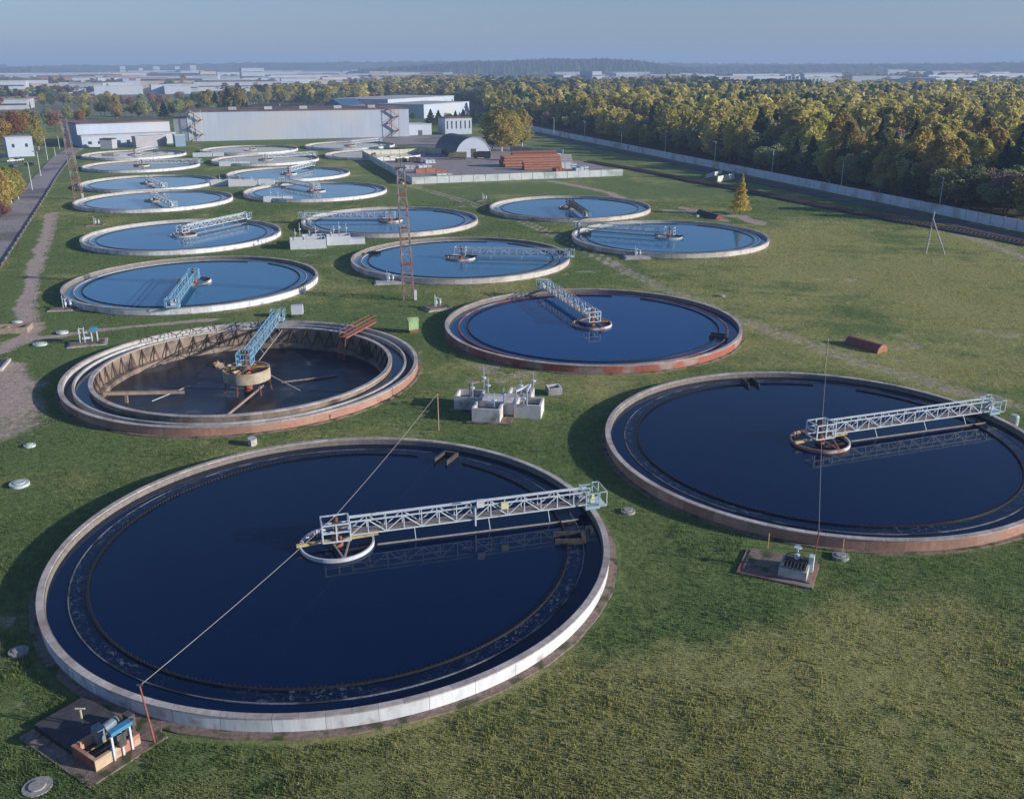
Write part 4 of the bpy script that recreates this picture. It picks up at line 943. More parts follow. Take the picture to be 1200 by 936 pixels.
# ------------------------------------------------------------------ yard contents
def truck(px, py, rz, label, cab, body):
    t = px_thing('truck', label, 'truck', px, py, .06, rz, 'vehicles in the storage yard')
    MB().prism([(-3.4, -1.1), (2.0, -1.1), (2.0, 1.1), (-3.4, 1.1)], 1.0, 2.9).build('truck_bed', body, t)
    mb = MB(); mb.add([(2.1, -1.1, .7), (4.0, -1.1, .7), (4.0, 1.1, .7), (2.1, 1.1, .7), (2.1, -1.1, 2.7), (3.5, -1.1, 2.7), (3.5, 1.1, 2.7), (2.1, 1.1, 2.7), (4.0, -1.1, 1.7), (4.0, 1.1, 1.7)],
        [(3, 2, 1, 0), (4, 5, 6, 7), (0, 1, 8, 5, 4), (1, 2, 9, 8), (8, 9, 6, 5), (2, 3, 7, 6, 9), (3, 0, 4, 7)]).build('cab', cab, t); cb_ = C.objects[-1]
    MB().add([(4.01, -.95, 1.75), (4.01, .95, 1.75), (3.54, .95, 2.6), (3.54, -.95, 2.6)], [(0, 1, 2, 3)]).build('windscreen', glass, cb_)
    for x in (-2.4, -1.2, 3.0):
        for y in (-1.05, 1.05): MB().tube((x, y-.14, .5), (x, y+.14, .5), .5, .5, 14).build('wheel', steel_d, t)
    MB().box(-3.3, 4.0, -.5, .5, .6, .9).build('chassis', steel_d, t)
truck(537, 187, R(185), 'olive truck parked in front of the white hangar face', mat('olive_paint', (.10, .10, .06), (.15, .15, .09), 2), mat('olive_tarp', (.14, .13, .09), (.2, .18, .13), 2))
truck(566, 186, R(170), 'dark truck parked at the right of the hangar front', steel_d, mat('dark_tarp', (.06, .07, .08), (.1, .1, .11), 2))
def pipe_stack(px, py, L, rows, r, rz, m, label):
    t = px_thing('pipe_stack', label, 'pipe stack', px, py, .06, rz, 'stacks of pipes in the storage yard')
    z = r; n_ = rows
    while n_ > 0:
        mb = MB()
        for i in range(n_): y = (i-n_/2)*2*r; mb.tube((rng.uniform(-.4, .2), y, z), (L, y, z), r, r, 10)
        mb.build('pipe_layer', m, t); z += r*1.75; n_ -= 1
        if z > r*6.5: break
pipe_stack(588, 195, 22, 8, .55, R(14), orange_m, 'largest stack of orange pipes behind the front yard fence')
pipe_stack(613, 199, 14, 5, .45, R(14), orange_m, 'lower orange pipe stack against the front fence')
pipe_stack(600, 188, 18, 5, .5, R(12), rust, 'rusty brown pipe stack near the rear yard fence')
pipe_stack(622, 192, 16, 4, .45, R(12), mat('grey_pipe', (.30, .28, .28), (.42, .40, .40), 1), 'grey pipe stack between the orange stacks')
for i, (px, py, w, d_, h, m, lb) in enumerate(((664, 197, 7, 5, 2.2, white_m, 'white wrapped crate stack at the right of the yard'), (680, 200, 5, 4, 1.6, facade, 'low pale crate stack at the yard right corner'), (655, 201, 4, 3, 1.5, rust, 'rusty scrap pile beside the white crates'),
        (640, 187, 12, 2, 2.4, mat('cream_slab', (.58, .57, .50)), 'long cream container at the rear yard edge'), (504, 202, 11, 3, 1.5, orange_m, 'long terracotta brick stack at the front left yard corner'), (470, 190, 4, 3, 1.8, steel_d, 'dark machine crate in the left yard'),
        (486, 190, 4.5, 3, 2, steel_d, 'black container in the left yard beside white blocks'), (497, 197, 5, 4, 1.2, white_m, 'pale concrete blocks pile left yard middle'), (452, 188, 8, 3, 1.8, mat('cream_slab', (.58, .57, .50)), 'cream concrete element near the yard left corner'),
        (477, 198, 6, 3, 1.4, facade_g, 'grey steel frame stack in the left yard'), (503, 191, 4, 4, 1.6, white_m, 'white ring elements piled in the left yard'), (520, 205, 6, 2, .6, greenroof, 'pale green flat slab by the front fence'))):
    t = px_thing('material_stack', lb, 'material stack', px, py, .06, R(10+i*7 % 20), 'material stacks in the storage yard')
    k = 3
    for j in range(k):
        sx_ = w/k; MB().box(-w/2+j*sx_+.1, -w/2+(j+1)*sx_-.1, -d_/2, d_/2, 0, h*rng.uniform(.7, 1)).build('stacked_block', m, t)
    MB().bar((-w/2, -d_/2+.3, h*.5), (w/2, -d_/2-.1, h*.5), .12).build('binding_strap', steel_d, t)

# ------------------------------------------------------------------ trees
def leaf_crown(kind, n, size, seed):
    r = np.random.default_rng(seed)
    if kind == 'pine':                                  # conical, layered
        z = r.random(n)**1.25; rad = (1-z)*.24*(.45+.65*np.sqrt(r.random(n)))*(1+.25*np.sin(z*38)); th = r.random(n)*2*PI
        P = np.stack([rad*np.cos(th), rad*np.sin(th), .12+z*.88], -1)
    elif kind == 'tall':                                # poplar / birch column
        z = r.random(n); prof = np.sin(np.clip(z, 0, 1)**.75*PI)**.6*.21+.02; th = r.random(n)*2*PI
        lob = 1+.3*np.sin(th*3+z*9)+.2*np.sin(th*5-z*17); rad = prof*lob*np.sqrt(r.random(n))**.7
        P = np.stack([rad*np.cos(th), rad*np.sin(th), .14+z*.86], -1)
    else:                                               # round crown out of many lobes
        k = 16; c = r.normal(size=(k, 3)); c /= np.linalg.norm(c, axis=1)[:, None]; c *= (.5+.5*r.random((k, 1))); c = c*[.26, .26, .27]+[0, 0, .60]
        w = .10+.09*r.random(k); i = r.integers(0, k, n); d = r.normal(size=(n, 3)); d /= np.linalg.norm(d, axis=1)[:, None]
        P = c[i]+d*(w[i]*(.55+.45*r.random(n)))[:, None]
    a = r.normal(size=(n, 3)); a /= np.linalg.norm(a, axis=1)[:, None]; b = np.cross(a, r.normal(size=(n, 3))); b /= np.linalg.norm(b, axis=1)[:, None]
    s = size*(.78+.44*r.random((n, 1)))
    V = np.stack([P-a*s-b*s*.6, P+a*s-b*s*.5, P+a*s*.8+b*s*.6, P-a*s*.7+b*s*.7], 1).reshape(-1, 3)
    return V
def leafmat(name, c1, c2, ro=1.0, attr=None):
    m = mat(name, c1, c2, 1.4, rough=.85, spec=.15, random_obj=ro*.55, attr=attr, detail=3)
    nt = m.node_tree; p = nt.nodes['Principled BSDF']; o = nt.nodes['Material Output']
    src = p.inputs['Base Color'].links[0].from_socket
    tl = node(nt, 'ShaderNodeBsdfTranslucent'); nt.links.new(src, tl.inputs[0]); mx = node(nt, 'ShaderNodeMixShader'); mx.inputs[0].default_value = .55
    nt.links.new(p.outputs[0], mx.inputs[1]); nt.links.new(tl.outputs[0], mx.inputs[2]); nt.links.new(mx.outputs[0], o.inputs[0]); return m
KINDS = dict(
 birch=('tall', (.40, .36, .11), (.66, .58, .19), 'slender yellow green birch'),
 willow=('round', (.30, .33, .15), (.50, .50, .25), 'olive green broad leaved tree'),
 pine=('pine', (.06, .11, .08), (.13, .19, .12), 'dark green conical pine'),
 oak=('round', (.12, .175, .09), (.23, .28, .13), 'dark green round tree'),
 larch=('pine', (.46, .42, .10), (.66, .60, .17), 'golden larch'),
 maple=('round', (.34, .19, .06), (.48, .29, .10), 'orange autumn tree'),
 alder=('round', (.32, .19, .15), (.46, .30, .235), 'rusty brown half bare tree'),
 poplar=('tall', (.44, .38, .13), (.62, .55, .22), 'golden yellow poplar'))
PROTO = {}
quadF = lambda n: np.arange(n*4).reshape(n, 4)
for kn, (sh, c1, c2, lb) in KINDS.items():
    lm = leafmat('leaves_'+kn, c1, c2); PROTO[kn] = []
    for v in range(3):
        n = 2300; V = leaf_crown(sh, n, .0215, hash((len(kn), v, ord(kn[0]))) % 1000); me = np_mesh('crown', V, quadF(n), lm)
        mb = MB(); mb.tube((0, 0, 0), (0, 0, .62), .014, .006, 7)
        for j in range(5): th = j*1.3+v; z = .22+.09*j; mb.tube((0, 0, z), (.13*math.cos(th), .13*math.sin(th), z+.15), .006, .002, 5, False)
        tm = bpy.data.meshes.new('trunk'); tm.from_pydata(mb.v, [], mb.f); tm.materials.append(bark_w if kn == 'birch' else bark_d)
        PROTO[kn].append((me, tm))
def tree(kn, p, h, wid=1.0, label=None, group=None, v=None):
    me, tm = PROTO[kn][rng.randrange(3) if v is None else v]
    t = bpy.data.objects.new({'birch': 'birch_tree', 'pine': 'pine_tree', 'poplar': 'poplar_tree', 'maple': 'maple_tree', 'oak': 'oak_tree', 'willow': 'willow_tree', 'alder': 'alder_tree', 'larch': 'larch_tree'}[kn], None)
    C.objects.link(t); t.location = p; t.scale = (h*wid, h*wid, h); t.rotation_euler = (0, 0, rng.uniform(0, 6.28)); t.empty_display_size = .2
    tag(t, label or KINDS[kn][3]+' in the forest beyond the boundary wall', 'tree', group)
    for nm, m_ in (('crown', me), ('trunk', tm)):
        o = bpy.data.objects.new(nm, m_); C.objects.link(o); o.parent = t
    return t
# forest: candidate positions in the world, kept where the photograph shows forest floor or canopy
def lerp_tab(tab, x):
    return float(np.interp(x, [a for a, b in tab], [b for a, b in tab]))
topT = [(300, 112), (380, 107), (480, 101), (560, 99), (700, 106), (800, 101), (900, 112), (1000, 115), (1250, 111)]
botT = [(300, 119), (380, 121), (470, 117), (560, 120), (575, 139), (620, 147), (700, 152)]
cand = []
yv = 190.0; r2 = random.Random(11)
while yv < 2300:
    step = 5.6 if yv < 420 else 6.8 if yv < 700 else 10 if yv < 1200 else 15
    x = -.45*yv
    while x < .62*yv+10:
        xx, yy = x+r2.uniform(-.45, .45)*step, yv+r2.uniform(-.45, .45)*step
        px, py = pix((xx, yy, 0))
        if -20 < px < 1260 and px > 300:
            side = (Vector((xx, yy, 0))-ws).dot(wn_)
            ok = py > lerp_tab(topT, px)
            if px > 612 or yy < 560: ok = ok and side < -5.5 and px > 600
            else: ok = ok and py < lerp_tab(botT, px)
            if ok: cand.append((xx, yy, px, py, -side))
        x += step
    yv += step
u_ = r2.random
def pick_kind(x, y, px, py, side):
    if 560 < px < 960 and py < 121 and u_() < .55: return r2.choices(['pine', 'oak'], [3, 1])[0]
    if px > 1030 and 140 < py < 215 and math.sin(x*.05)+math.sin(y*.037+1) > .2: return r2.choices(['alder', 'oak', 'birch'], [5, 1, 1])[0]
    n = math.sin(x*.021+1.3)*math.sin(y*.017+.4)+.5*math.sin(x*.055+y*.043); u = r2.random()
    if side < 14 and py > 150: return r2.choices(['oak', 'willow', 'pine', 'birch', 'alder'], [3, 5, .8, 4, 1.5])[0]
    if n > .62: return r2.choices(['pine', 'oak', 'birch'], [4, 2, 2])[0]
    if px > 1020 and py > 170 and u < .45: return r2.choices(['alder', 'oak'], [2, 2])[0]
    return r2.choices(['birch', 'poplar', 'willow', 'pine', 'oak', 'alder', 'maple'], [7.5, 2.6, 4.5, 1.8, 2.0, 1.6, .4])[0]
def tree_h(kn, side, y): return {'birch': 12, 'poplar': 12, 'willow': 9.5, 'pine': 12, 'oak': 9.5, 'alder': 9, 'maple': 9}[kn]*r2.uniform(.62, 1.42)*(.95 if side < 12 else 1.1 if side < 25 else 1.2)
cand = [(*c, pick_kind(*c)) for c in cand]
cand = [(*c, tree_h(c[5], c[4], c[1])) for c in cand]
cand.sort(key=lambda c: c[1]+abs(c[0])*.3)
vis = [c for c in cand if c[2] < 1215]
near = vis[:285]; ns = set(id(c) for c in near); rest = [c for c in cand if id(c) not in ns]
for c in near:
    w = r2.uniform(.95, 1.45)
    g = KINDS[c[5]][3]+'s of the forest edge'
    tree(c[5], (c[0], c[1], -.1), c[6], w, None, g)
# the rest of the wood as one mass
LOD = {}
for kn, (sh, c1, c2, lb) in KINDS.items():
    LOD[kn] = [[leaf_crown(sh, n, sz, 50+v) for v in range(3)] for n, sz in ((650, .036), (170, .066), (80, .09))]
VV, CC = [], []
for c in rest:
    x, y, px, py, side, kn, h = c; lod = 0 if y < 480 else 1 if y < 1000 else 2
    V = LOD[kn][lod][r2.randrange(3)]; th = r2.uniform(0, 6.28); ct, st_ = math.cos(th), math.sin(th); w = h*r2.uniform(1.0, 1.45)
    if lod == 2: w *= 1.5
    W_ = np.stack([(V[:, 0]*ct-V[:, 1]*st_)*w+x, (V[:, 0]*st_+V[:, 1]*ct)*w+y, V[:, 2]*h], -1).astype(np.float32); VV.append(W_)
    c1, c2 = np.array(KINDS[kn][1]), np.array(KINDS[kn][2]); t_ = r2.random(); cc = (c1*(1-t_)+c2*t_)*r2.uniform(.8, 1.2)
    q = np.repeat(np.random.default_rng(int(abs(x*7+y))).uniform(.75, 1.25, len(V)//4), 4)[:, None]*cc[None, :]
    CC.append(np.concatenate([q, np.ones((len(V), 1))], 1).astype(np.float32))
V = np.concatenate(VV); CCc = np.concatenate(CC)
fm = leafmat('forest_leaves', (.9, .9, .9), (1.1, 1.1, 1.1), 0, 'tint')
fo = bpy.data.objects.new('forest', np_mesh('forest', V, quadF(len(V)//4), fm, 4, CCc)); C.objects.link(fo)
tag(fo, 'far mixed autumn forest reading as one mass beyond the boundary wall', 'forest', None, 'stuff')
print('forest', len(near), len(rest), len(V)//4)
VV, CC = [], []; r5 = random.Random(77)
for i in range(2600):
    if i < 1500: px, py = r5.uniform(-15, 560), r5.choice([r5.uniform(83, 90), r5.uniform(86, 104), r5.uniform(92, 118)])
    else: px, py = r5.uniform(600, 1215), r5.uniform(83.5, 101)
    b = at(px, py)
    if math.sin(b.x*.006+b.y*.004)+math.sin(b.x*.0023-b.y*.009+2)+.5*math.sin(b.x*.03+b.y*.021) < .1 or b.length > 7000: continue
    if px > 90 and py > 112 or b.y < 700: continue
    if 120 < px < 420 and 88 < py < 113 and r5.random() < .82: continue
    if px < 120 and py > 104 and r5.random() < .6: continue
    for q in range(2):
        kn = r5.choice(['willow', 'oak', 'birch', 'alder', 'birch', 'pine']); V = LOD[kn][2][r5.randrange(3)]; h = r5.uniform(9, 15); w = h*1.6*(1+b.length/3000)
        W_ = np.stack([V[:, 0]*w+b.x+q*w*.6, V[:, 1]*w+b.y, V[:, 2]*h], -1).astype(np.float32); VV.append(W_)
        cc = np.array(KINDS[kn][1])*r5.uniform(.7, 1.2); qq = np.repeat(np.random.default_rng(i).uniform(.75, 1.25, len(V)//4), 4)[:, None]*cc[None, :]
        CC.append(np.concatenate([qq, np.ones((len(V), 1))], 1).astype(np.float32))
V = np.concatenate(VV); CCc = np.concatenate(CC)
fo = bpy.data.objects.new('tree_belts', np_mesh('tree_belts', V, quadF(len(V)//4), fm, 4, CCc)); C.objects.link(fo)
tag(fo, 'far belts of trees between the town halls on the horizon', 'trees', None, 'stuff')
# forest floor, leaf litter under the trees
ff = MB().prism([(p.x, p.y) for p in (ws-wn_*1.5, ws-wn_*260, we-wn_*1100, Vector((-330, 1500, 0)), Vector((-250, 900, 0)), Vector((0, 640, 0)), we-wn_*1.5)][::-1], -.4, .03).build('forest_floor', mat('leaf_litter', (.05, .045, .028), (.11, .09, .055), .3, bump=.5)); struct('forest_floor', ff)

# single trees
def ptree(kn, px, pb, pt, wid, label, group=None):
    b = at(px, pb); h = hgt(px, pb, pt); return tree(kn, (b.x, b.y, 0), h, wid, label, group)
ptree('larch', 867, 251, 204, .92, 'lone golden yellow conical tree near the dark shell', None)
for i, (px, pb, pt) in enumerate(((577, 176, 130), (588, 178, 126), (600, 177, 130), (612, 172, 129))):
    ptree('birch', px, pb, pt, 1.2, ['leftmost tall grey green tree of the clump right of the hangar', 'second tall tree of the clump right of the hangar', 'third tall tree of the clump right of the hangar', 'rightmost tall tree of the clump right of the hangar'][i], 'tall tree clump right of the hangar')
for i, (px, pb, pt, kn, w) in enumerate(((505, 148, 128, 'pine', 1.6), (514, 147, 129, 'pine', 1.6), (524, 147, 130, 'oak', 1.2), (534, 147, 130, 'pine', 1.5), (543, 146, 128, 'pine', 1.6), (556, 147, 128, 'pine', 1.6), (566, 148, 131, 'oak', 1.2), (484, 143, 132, 'oak', 1.2), (549, 150, 135, 'oak', 1.1))):
    ptree(kn, px, pb, pt, w, KINDS[kn][3]+' in the dark clump behind the white shed', KINDS[kn][3]+'s behind the white shed')
L_ = [(5, 252, 195, 'birch', 1.0, 'nearest thin birch at the left edge of the road'), (14, 240, 196, 'birch', 1.1, 'second birch at the left roadside'), (22, 234, 198, 'birch', 1.1, 'third birch at the left roadside'), (-4, 232, 190, 'birch', 1.2, 'birch cut by the left picture edge'),
      (8, 258, 236, 'alder', 1.2, 'low rusty shrub below the left birches'),
      (46, 176, 140, 'birch', .9, 'tall birch with white trunk above the white building'), (51, 172, 143, 'willow', .9, 'green drooping tree beside the tall white trunked birch'), (4, 176, 135, 'maple', 1.3, 'orange tree at the left edge behind the white building'), (14, 170, 128, 'maple', 1.3, 'second orange tree behind the white building'),
      (28, 165, 128, 'maple', 1.3, 'broad orange tree left of the tall birch'), (-3, 165, 140, 'poplar', 1.2, 'yellow tree at the left picture edge'), (38, 160, 126, 'willow', 1.2, 'olive tree behind the orange ones'), (66, 156, 126, 'alder', 1.1, 'pinkish brown tree left of the lattice mast'),
      (96, 152, 126, 'maple', 1.0, 'red orange tree at the left end of the annex roof'), (57, 150, 124, 'willow', 1.0, 'olive tree left of the pinkish one'), (80, 145, 122, 'willow', 1.1, 'pale green tree behind the lattice mast'),]
for px, pb, pt, kn, w, lb in L_: ptree(kn, px, pb, pt, w, lb)
seq = []
r3 = random.Random(5)
for px in range(100, 300, 8): seq.append((px+r3.uniform(-3, 3), 139+r3.uniform(-3, 2), 118+r3.uniform(-4, 4), r3.choice(['willow', 'oak', 'pine', 'willow', 'birch']), 1.15))
for px in (240, 247, 254, 262, 268, 275, 283): seq.append((px, 132, 102+r3.uniform(-2, 5), r3.choice(['poplar', 'birch', 'pine']), 1.1))
for px in range(2, 300, 9): seq.append((px+r3.uniform(-4, 4), 126+r3.uniform(-4, 3), 108+r3.uniform(-4, 5), r3.choice(['willow', 'oak', 'birch', 'alder', 'willow']), 1.2))
for px in range(60, 230, 14): seq.append((px+r3.uniform(-4, 4), 103+r3.uniform(-4, 3), 91+r3.uniform(-3, 4), r3.choice(['willow', 'oak', 'birch', 'alder', 'birch']), 1.3))
for px in range(300, 390, 9): seq.append((px+r3.uniform(-4, 4), 124+r3.uniform(-4, 2), 104+r3.uniform(-4, 4), r3.choice(['willow', 'oak', 'birch', 'pine']), 1.1))
seq = seq[:140]
VV, CC = [], []
for px, pb, pt, kn, w in seq:
    b = at(px, pb); h = hgt(px, pb, pt); tree(kn, (b.x, b.y, 0), h, w, KINDS[kn][3]+' among the town halls behind the works', KINDS[kn][3]+'s of the town behind the works')

# ------------------------------------------------------------------ town and far land
TB = [ # x0, x1, base, top, wall, roof, label, depth
 (-12, 26, 114, 95, facade, roof_grey, 'large pale block at the left edge of the town', 40), (27, 34, 114, 105, facade, roof_grey, 'small white cube beside the large pale left block', 20), (40, 92, 112, 105, facade, roof_grey, 'long low white hall in the left town', 30),
 (-10, 28, 129, 118, facade_g, greenroof, 'low hall with pale green roof at the left edge', 60), (0, 100, 119, 114, facade_r, roof_brown, 'long reddish brick building in the left town', 14), (38, 52, 106, 101, facade, roof_grey, 'small white house above the long hall', 15),
 (196, 230, 108, 99, facade_g, greenroof, 'green roofed hall left of the long grey hall', 60), (228, 345, 107, 97, facade_g, facade, 'very long grey hall in the middle of the town', 60), (284, 308, 95, 80, facade, roof_grey, 'tall white block standing in the hazy town', 60),
 (236, 252, 96, 84, facade_c, roof_grey, 'beige block left of the tall white block', 60), (288, 330, 113, 104, facade_c, roof_grey, 'pale hall with brick patches below the long grey hall', 25), (306, 345, 118, 110, facade, roof_grey, 'white shed row right of the yellow poplars', 20),
 (142, 147, 91, 78, facade, facade, 'leftmost of the five white towers on the horizon', 30), (164, 168, 92, 80, facade, facade, 'second of the five white towers', 25), (181, 187, 91, 78, facade, facade, 'third of the five white towers', 30), (206, 211, 91, 78, facade, facade, 'fourth of the five white towers', 30), (224, 230, 91, 77, facade, facade, 'rightmost of the five white towers', 30),
 (140, 235, 92, 86, facade_c, roof_grey, 'long low factory under the five towers', 60), (340, 385, 100, 94, facade, roof_grey, 'low white factory right of the tall block', 80), (385, 420, 98, 90, facade, roof_grey, 'pale factory beside the far field', 80), (352, 372, 110, 101, facade_c, roof_grey, 'cream house block behind the trees', 30),
 (495, 526, 98, 88, facade_g, greenroof, 'grey domed hall beyond the middle trees', 80), (660, 680, 100, 88, facade, roof_grey, 'white factory block beyond the forest, left one', 80), (694, 706, 100, 84, facade, facade, 'pale factory tower beyond the forest', 60), (722, 750, 94, 86, facade, roof_grey, 'long pale hall on the slope beyond the forest', 60),
 (620, 662, 99, 93, facade_c, roof_grey, 'low beige halls left of the factory block', 60), (706, 760, 99, 92, facade, roof_grey, 'wide white hall right of the factory tower', 60), (870, 905, 100, 94, facade_c, facade, 'beige hall behind the right forest', 60),
 (970, 1030, 106, 96, facade, roof_grey, 'wide white hall at the right beyond the forest', 60), (1030, 1042, 106, 95, bluehall, roof_grey, 'blue ended shed beside the wide right hall', 40), (1060, 1092, 103, 93, facade_c, roof_grey, 'beige halls in the right distance', 50), (1095, 1160, 104, 92, facade, facade, 'large pale hall at far right', 80),
 (1122, 1136, 105, 96, bluehall, bluehall, 'blue green shed in front of the far right hall', 20), (1150, 1160, 106, 97, bluehall, facade, 'small blue hall at far right', 20), (1164, 1200, 104, 96, facade, roof_grey, 'pale hall near the right picture edge', 50)]
for x0, x1, b, tp, wm, rm, lb, dp in TB:
    P0, P1 = at(x0, b), at(x1, b); h = hgt((x0+x1)/2, b, tp)
    if (P1-P0).length < 260: P1 = P0+Vector((math.cos(.36), math.sin(.36), 0))*(P1-P0).length
    t, L = quad_building(P0, P1, dp, h*.95, lb, wm, rm, 'building', 'town_building', para=h*.05+.2)
    mb = MB(); k = max(2, int(L/9))
    for z in ((.35, .7) if h > 14 else (.55,)):
        mb.box(L*.04, L*.96, -.15, -.01, h*z-.7, h*z+.7)
    mb.build('window', glass, t)
r4 = random.Random(21)
sm_w = [facade, facade_g, facade_c, facade_r, facade, facade]
for i in range(240):
    if i < 180: px = r4.uniform(-10, 500); pb = r4.choice([r4.uniform(84.5, 92), r4.uniform(87, 100), r4.uniform(94, 112)])
    else: px = r4.uniform(640, 1200); pb = r4.uniform(89, 101)
    if 270 < px < 320 and pb > 98: continue
    P0 = at(px, pb); sc_ = F/P0.length; w = r4.uniform(14, 60)*(1+P0.length/1800); h = r4.uniform(5, 12)*(1+P0.length/6000); dd = r4.uniform(12, 30)
    m_ = r4.choice(sm_w)
    quad_building(P0, P0+Vector((w, r4.uniform(.1, .6)*w, 0)), dd, h, {'white_facade_panel': 'small white building', 'grey_facade': 'small grey building', 'cream_facade': 'small beige building', 'brick_facade': 'small brick building'}[m_.name]+' in the hazy town on the horizon',
        m_, r4.choice([roof_grey, roof_brown, facade]), 'building', 'town_house', pitched=r4.choice([0, 0, 3]), group='small %s buildings of the far town' % m_.name.split('_')[0])
# grain silos right
for i, px in enumerate((921, 925.5, 930, 934.5, 944, 948.5, 953, 957.5, 962)):
    b = at(px, 106 if i > 3 else 103); h = hgt(px, 106 if i > 3 else 103, 92 if i > 3 else 89); r = 1.75/(F/b.length)
    t = empty('grain_silo', b, 0, 'pale cylindrical silo in the row of silos beyond the right forest', 'silo', 'row of pale silos beyond the right forest')
    MB().tube((0, 0, 0), (0, 0, h*.92), r, r, 16).build('silo_body', facade, t); MB().tube((0, 0, h*.92), (0, 0, h), r*1.03, r*.2, 16).build('silo_cone', roof_grey, t)
# parked cars and sheds at the far left lot
for i, (px, py) in enumerate(((6, 176), (14, 190), (22, 189), (3, 185), (16, 196), (36, 194), (46, 180))):
    t = px_thing('parked_car', ['dark car behind the white building at left', 'white car in the left lot', 'silver car in the left lot next to the white one', 'dark blue car at the left picture edge', 'dark car on the grass edge of the left lot', 'dark car under the lamp posts left', 'black car parked beside the tall birch'][i], 'car', px, py, .02, R(20+30*i), 'cars parked at the far left')
    m_ = [steel_d, white_m, steel_l, mat('dark_blue_paint', (.03, .04, .09), (.04, .05, .1), 2, rough=.3), steel_d, steel_d, steel_d][i]
    MB().prism([(-2.1, -.85), (2.1, -.85), (2.1, .85), (-2.1, .85)], .3, .85).build('body', m_, t)
    MB().add([(-1.5, -.8, .85), (1.1, -.8, .85), (1.1, .8, .85), (-1.5, .8, .85), (-1.0, -.65, 1.42), (.4, -.65, 1.42), (.4, .65, 1.42), (-1.0, .65, 1.42)], [(3, 2, 1, 0), (4, 5, 6, 7), (0, 1, 5, 4), (1, 2, 6, 5), (2, 3, 7, 6), (3, 0, 4, 7)]).build('cabin', glass, t)
    for x in (-1.3, 1.3):
        for y in (-.8, .8): MB().tube((x, y-.1, .32), (x, y+.1, .32), .32, .32, 10).build('wheel', steel_d, t)

# hills: long wooded ridges
def ridge(name, pts, depth, thick, seed):
    """pts: (pixel x, crest pixel y) at a distance; a rough wooded rise"""
    r = np.random.default_rng(seed); n = 420; pxs = np.linspace(pts[0][0], pts[-1][0], n); V = []; rows = 9
    for j in range(rows):
        f = j/(rows-1)
        for i, px in enumerate(pxs):
            py = float(np.interp(px, [p[0] for p in pts], [p[1] for p in pts])); x = (px-600)/F*depth*1.06
            hc = (78.3+.0032*(px-600)-py)/F*depth*1.06+CAMH
            y = depth+thick*f; prof = math.sin(min(1, f*1.6+.05)*PI/2)
            V.append((x*(1+.4*thick*f/depth), y, max(-5, hc*prof+r.normal()*(4.0 if f > .1 else 0)-(4 if f == 0 else 0))))
    V = np.array(V); idx = np.arange(rows*n).reshape(rows, n)
    Fq = np.stack([idx[:-1, :-1], idx[:-1, 1:], idx[1:, 1:], idx[1:, :-1]], -1).reshape(-1, 4)
    o = bpy.data.objects.new(name, np_mesh(name, V, Fq, mat('far_woodland', (.015, .024, .014), (.14, .13, .08), .02, detail=14, bump=0))); C.objects.link(o); struct(name, o)
ridge('hills', [(-300, 73), (0, 72.5), (25, 74), (45, 76.5), (100, 75), (200, 75), (300, 73.5), (400, 73), (560, 73), (640, 74), (760, 76), (900, 78.2), (1500, 79)], 5200, 900, 1)
ridge('wooded_hill', [(430, 82), (500, 77), (560, 73), (600, 73), (640, 71.5), (700, 71.5), (740, 74), (770, 79), (800, 83)], 3700, 500, 2)
ridge('wooded_rise', [(760, 83), (800, 81), (900, 79.3), (1000, 80), (1100, 80), (1140, 79), (1210, 79), (1500, 78)], 4300, 500, 3)
ridge('wooded_slope', [(-300, 79), (0, 79.5), (60, 77.5), (95, 75.5), (110, 80), (150, 82)], 4400, 300, 4)

# ------------------------------------------------------------------ grass tufts near the camera
r = np.random.default_rng(9); N = 620000
yy = 33+ (r.random(N)**1.7)*230; xx = (r.random(N)-.5)*1.16*(yy+10)
keep = np.ones(N, bool)
for k, c in TANKS.items():
    if c[1] < 240: keep &= np.hypot(xx-c[0], yy-c[1]) > (22.1 if k == 'A' else 21.7)
def inpoly(P):
    ins = np.zeros(N, bool); n_ = len(P)
    for i in range(n_):
        a, b = P[i], P[(i+1) % n_]
        c = ((a.y > yy) != (b.y > yy)) & (xx < (b.x-a.x)*(yy-a.y)/(b.y-a.y+1e-9)+a.x); ins ^= c
    return ins
for quad in (((36, 870), (84, 826), (118, 815), (195, 856), (183, 872), (117, 920)), ((860, 668), (878, 626), (966, 642), (950, 688)), ((546, 498), (586, 500), (640, 486), (640, 446), (585, 440), (528, 452), (528, 478))):
    keep &= ~inpoly([at(*q) for q in quad])
for q, rad in (((44, 922), .8), ((23, 568), .9), ((736, 600), .7), ((985, 653), .7)): keep &= np.hypot(xx-at(*q).x, yy-at(*q).y) > rad
gi = np.clip(np.searchsorted(gx, xx), 0, nx-1); gj = np.clip(np.searchsorted(gy, yy), 0, ny-1)
keep &= dirt[gj, gi] < .4
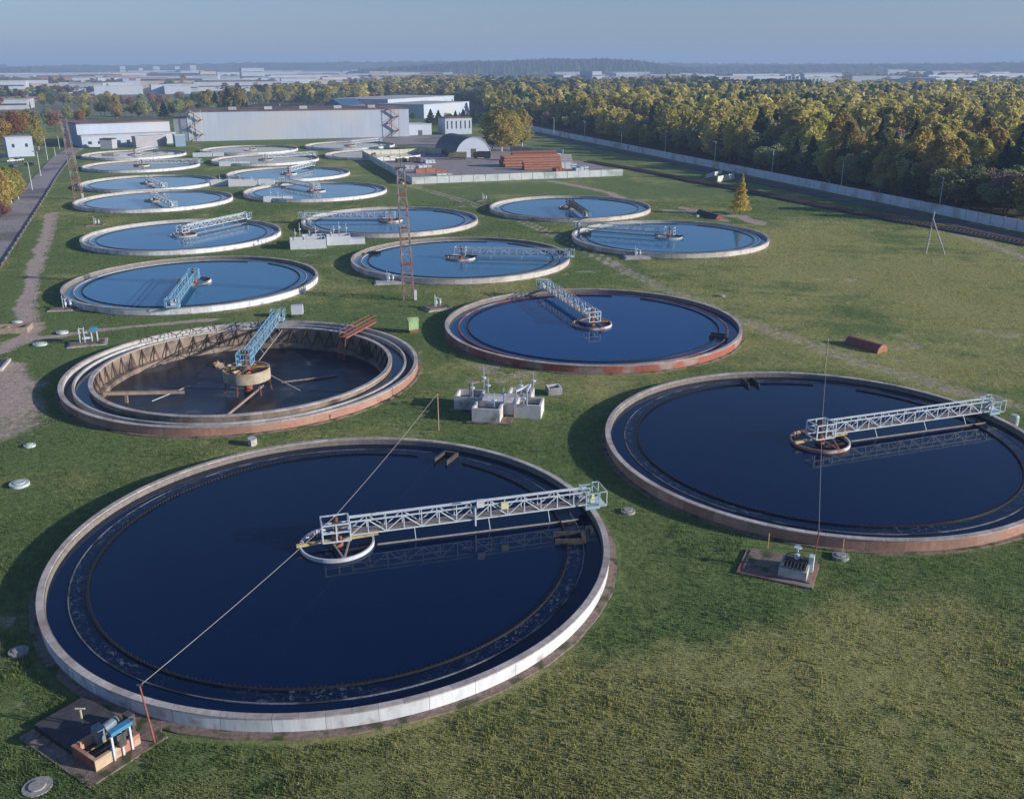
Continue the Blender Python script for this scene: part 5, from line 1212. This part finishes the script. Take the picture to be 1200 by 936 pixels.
xx, yy = xx[keep], yy[keep]; gi, gj = gi[keep], gj[keep]; n = len(xx); zz = ZZ[gj, gi]; dr = dry[gj, gi]; lu = lush[gj, gi]
sc_ = 1+np.clip(yy-110, 0, 150)/110; th = r.random(n)*PI; w = .018+.03*r.random(n); cl = vnoise(xx, yy, 1.3, 55)*vnoise(xx, yy, .5, 56); h = (.05+.30*cl*r.random(n))*(1+.5*lu); lx, ly = (r.random((2, n))-.5)*.16; w = w*sc_; h = h*(1+(sc_-1)*.5)
ct, st_ = np.cos(th)*w, np.sin(th)*w
V = np.stack([np.stack([xx-ct, yy-st_, zz-.06], -1), np.stack([xx+ct, yy+st_, zz-.06], -1), np.stack([xx+ct*.5+lx, yy+st_*.5+ly, zz+h], -1), np.stack([xx-ct*.6+lx, yy-st_*.6+ly, zz+h*.8], -1)], 1).reshape(-1, 3)
g1 = np.array([.130, .205, .066]); g2 = np.array([.37, .36, .125]); t_ = np.clip(dr*1.0+.15*r.normal(size=n), 0, 1)[:, None]
cc = (g1*(1-t_)+g2*t_)*(.78+.44*r.random((n, 1))); cc = np.repeat(np.concatenate([cc, np.ones((n, 1))], 1), 4, 0)
go = bpy.data.objects.new('grass', np_mesh('grass', V, quadF(n), leafmat('grass_blades', (.9, .9, .9), (1.1, 1.1, 1.1), 0, 'tint'), 4, cc)); C.objects.link(go)
tag(go, 'rough tufted grass between the tanks', 'grass', None, 'stuff')

# ------------------------------------------------------------------ haze
hz = MB().box(-15500, 15500, -15500, 15500, -8, 175).build('haze', bpy.data.materials.new('haze')); hz['kind'] = 'stuff'; tag(hz, 'thin blue autumn haze over the land', 'haze')
hm = hz.data.materials[0]; hm.use_nodes = True; nt = hm.node_tree; nt.nodes.clear()
om = node(nt, 'ShaderNodeOutputMaterial'); pv = node(nt, 'ShaderNodeVolumePrincipled'); nt.links.new(pv.outputs[0], om.inputs['Volume'])
pv.inputs['Color'].default_value = (.50, .68, .95, 1); pv.inputs['Density'].default_value = .00022; pv.inputs['Anisotropy'].default_value = 0.0
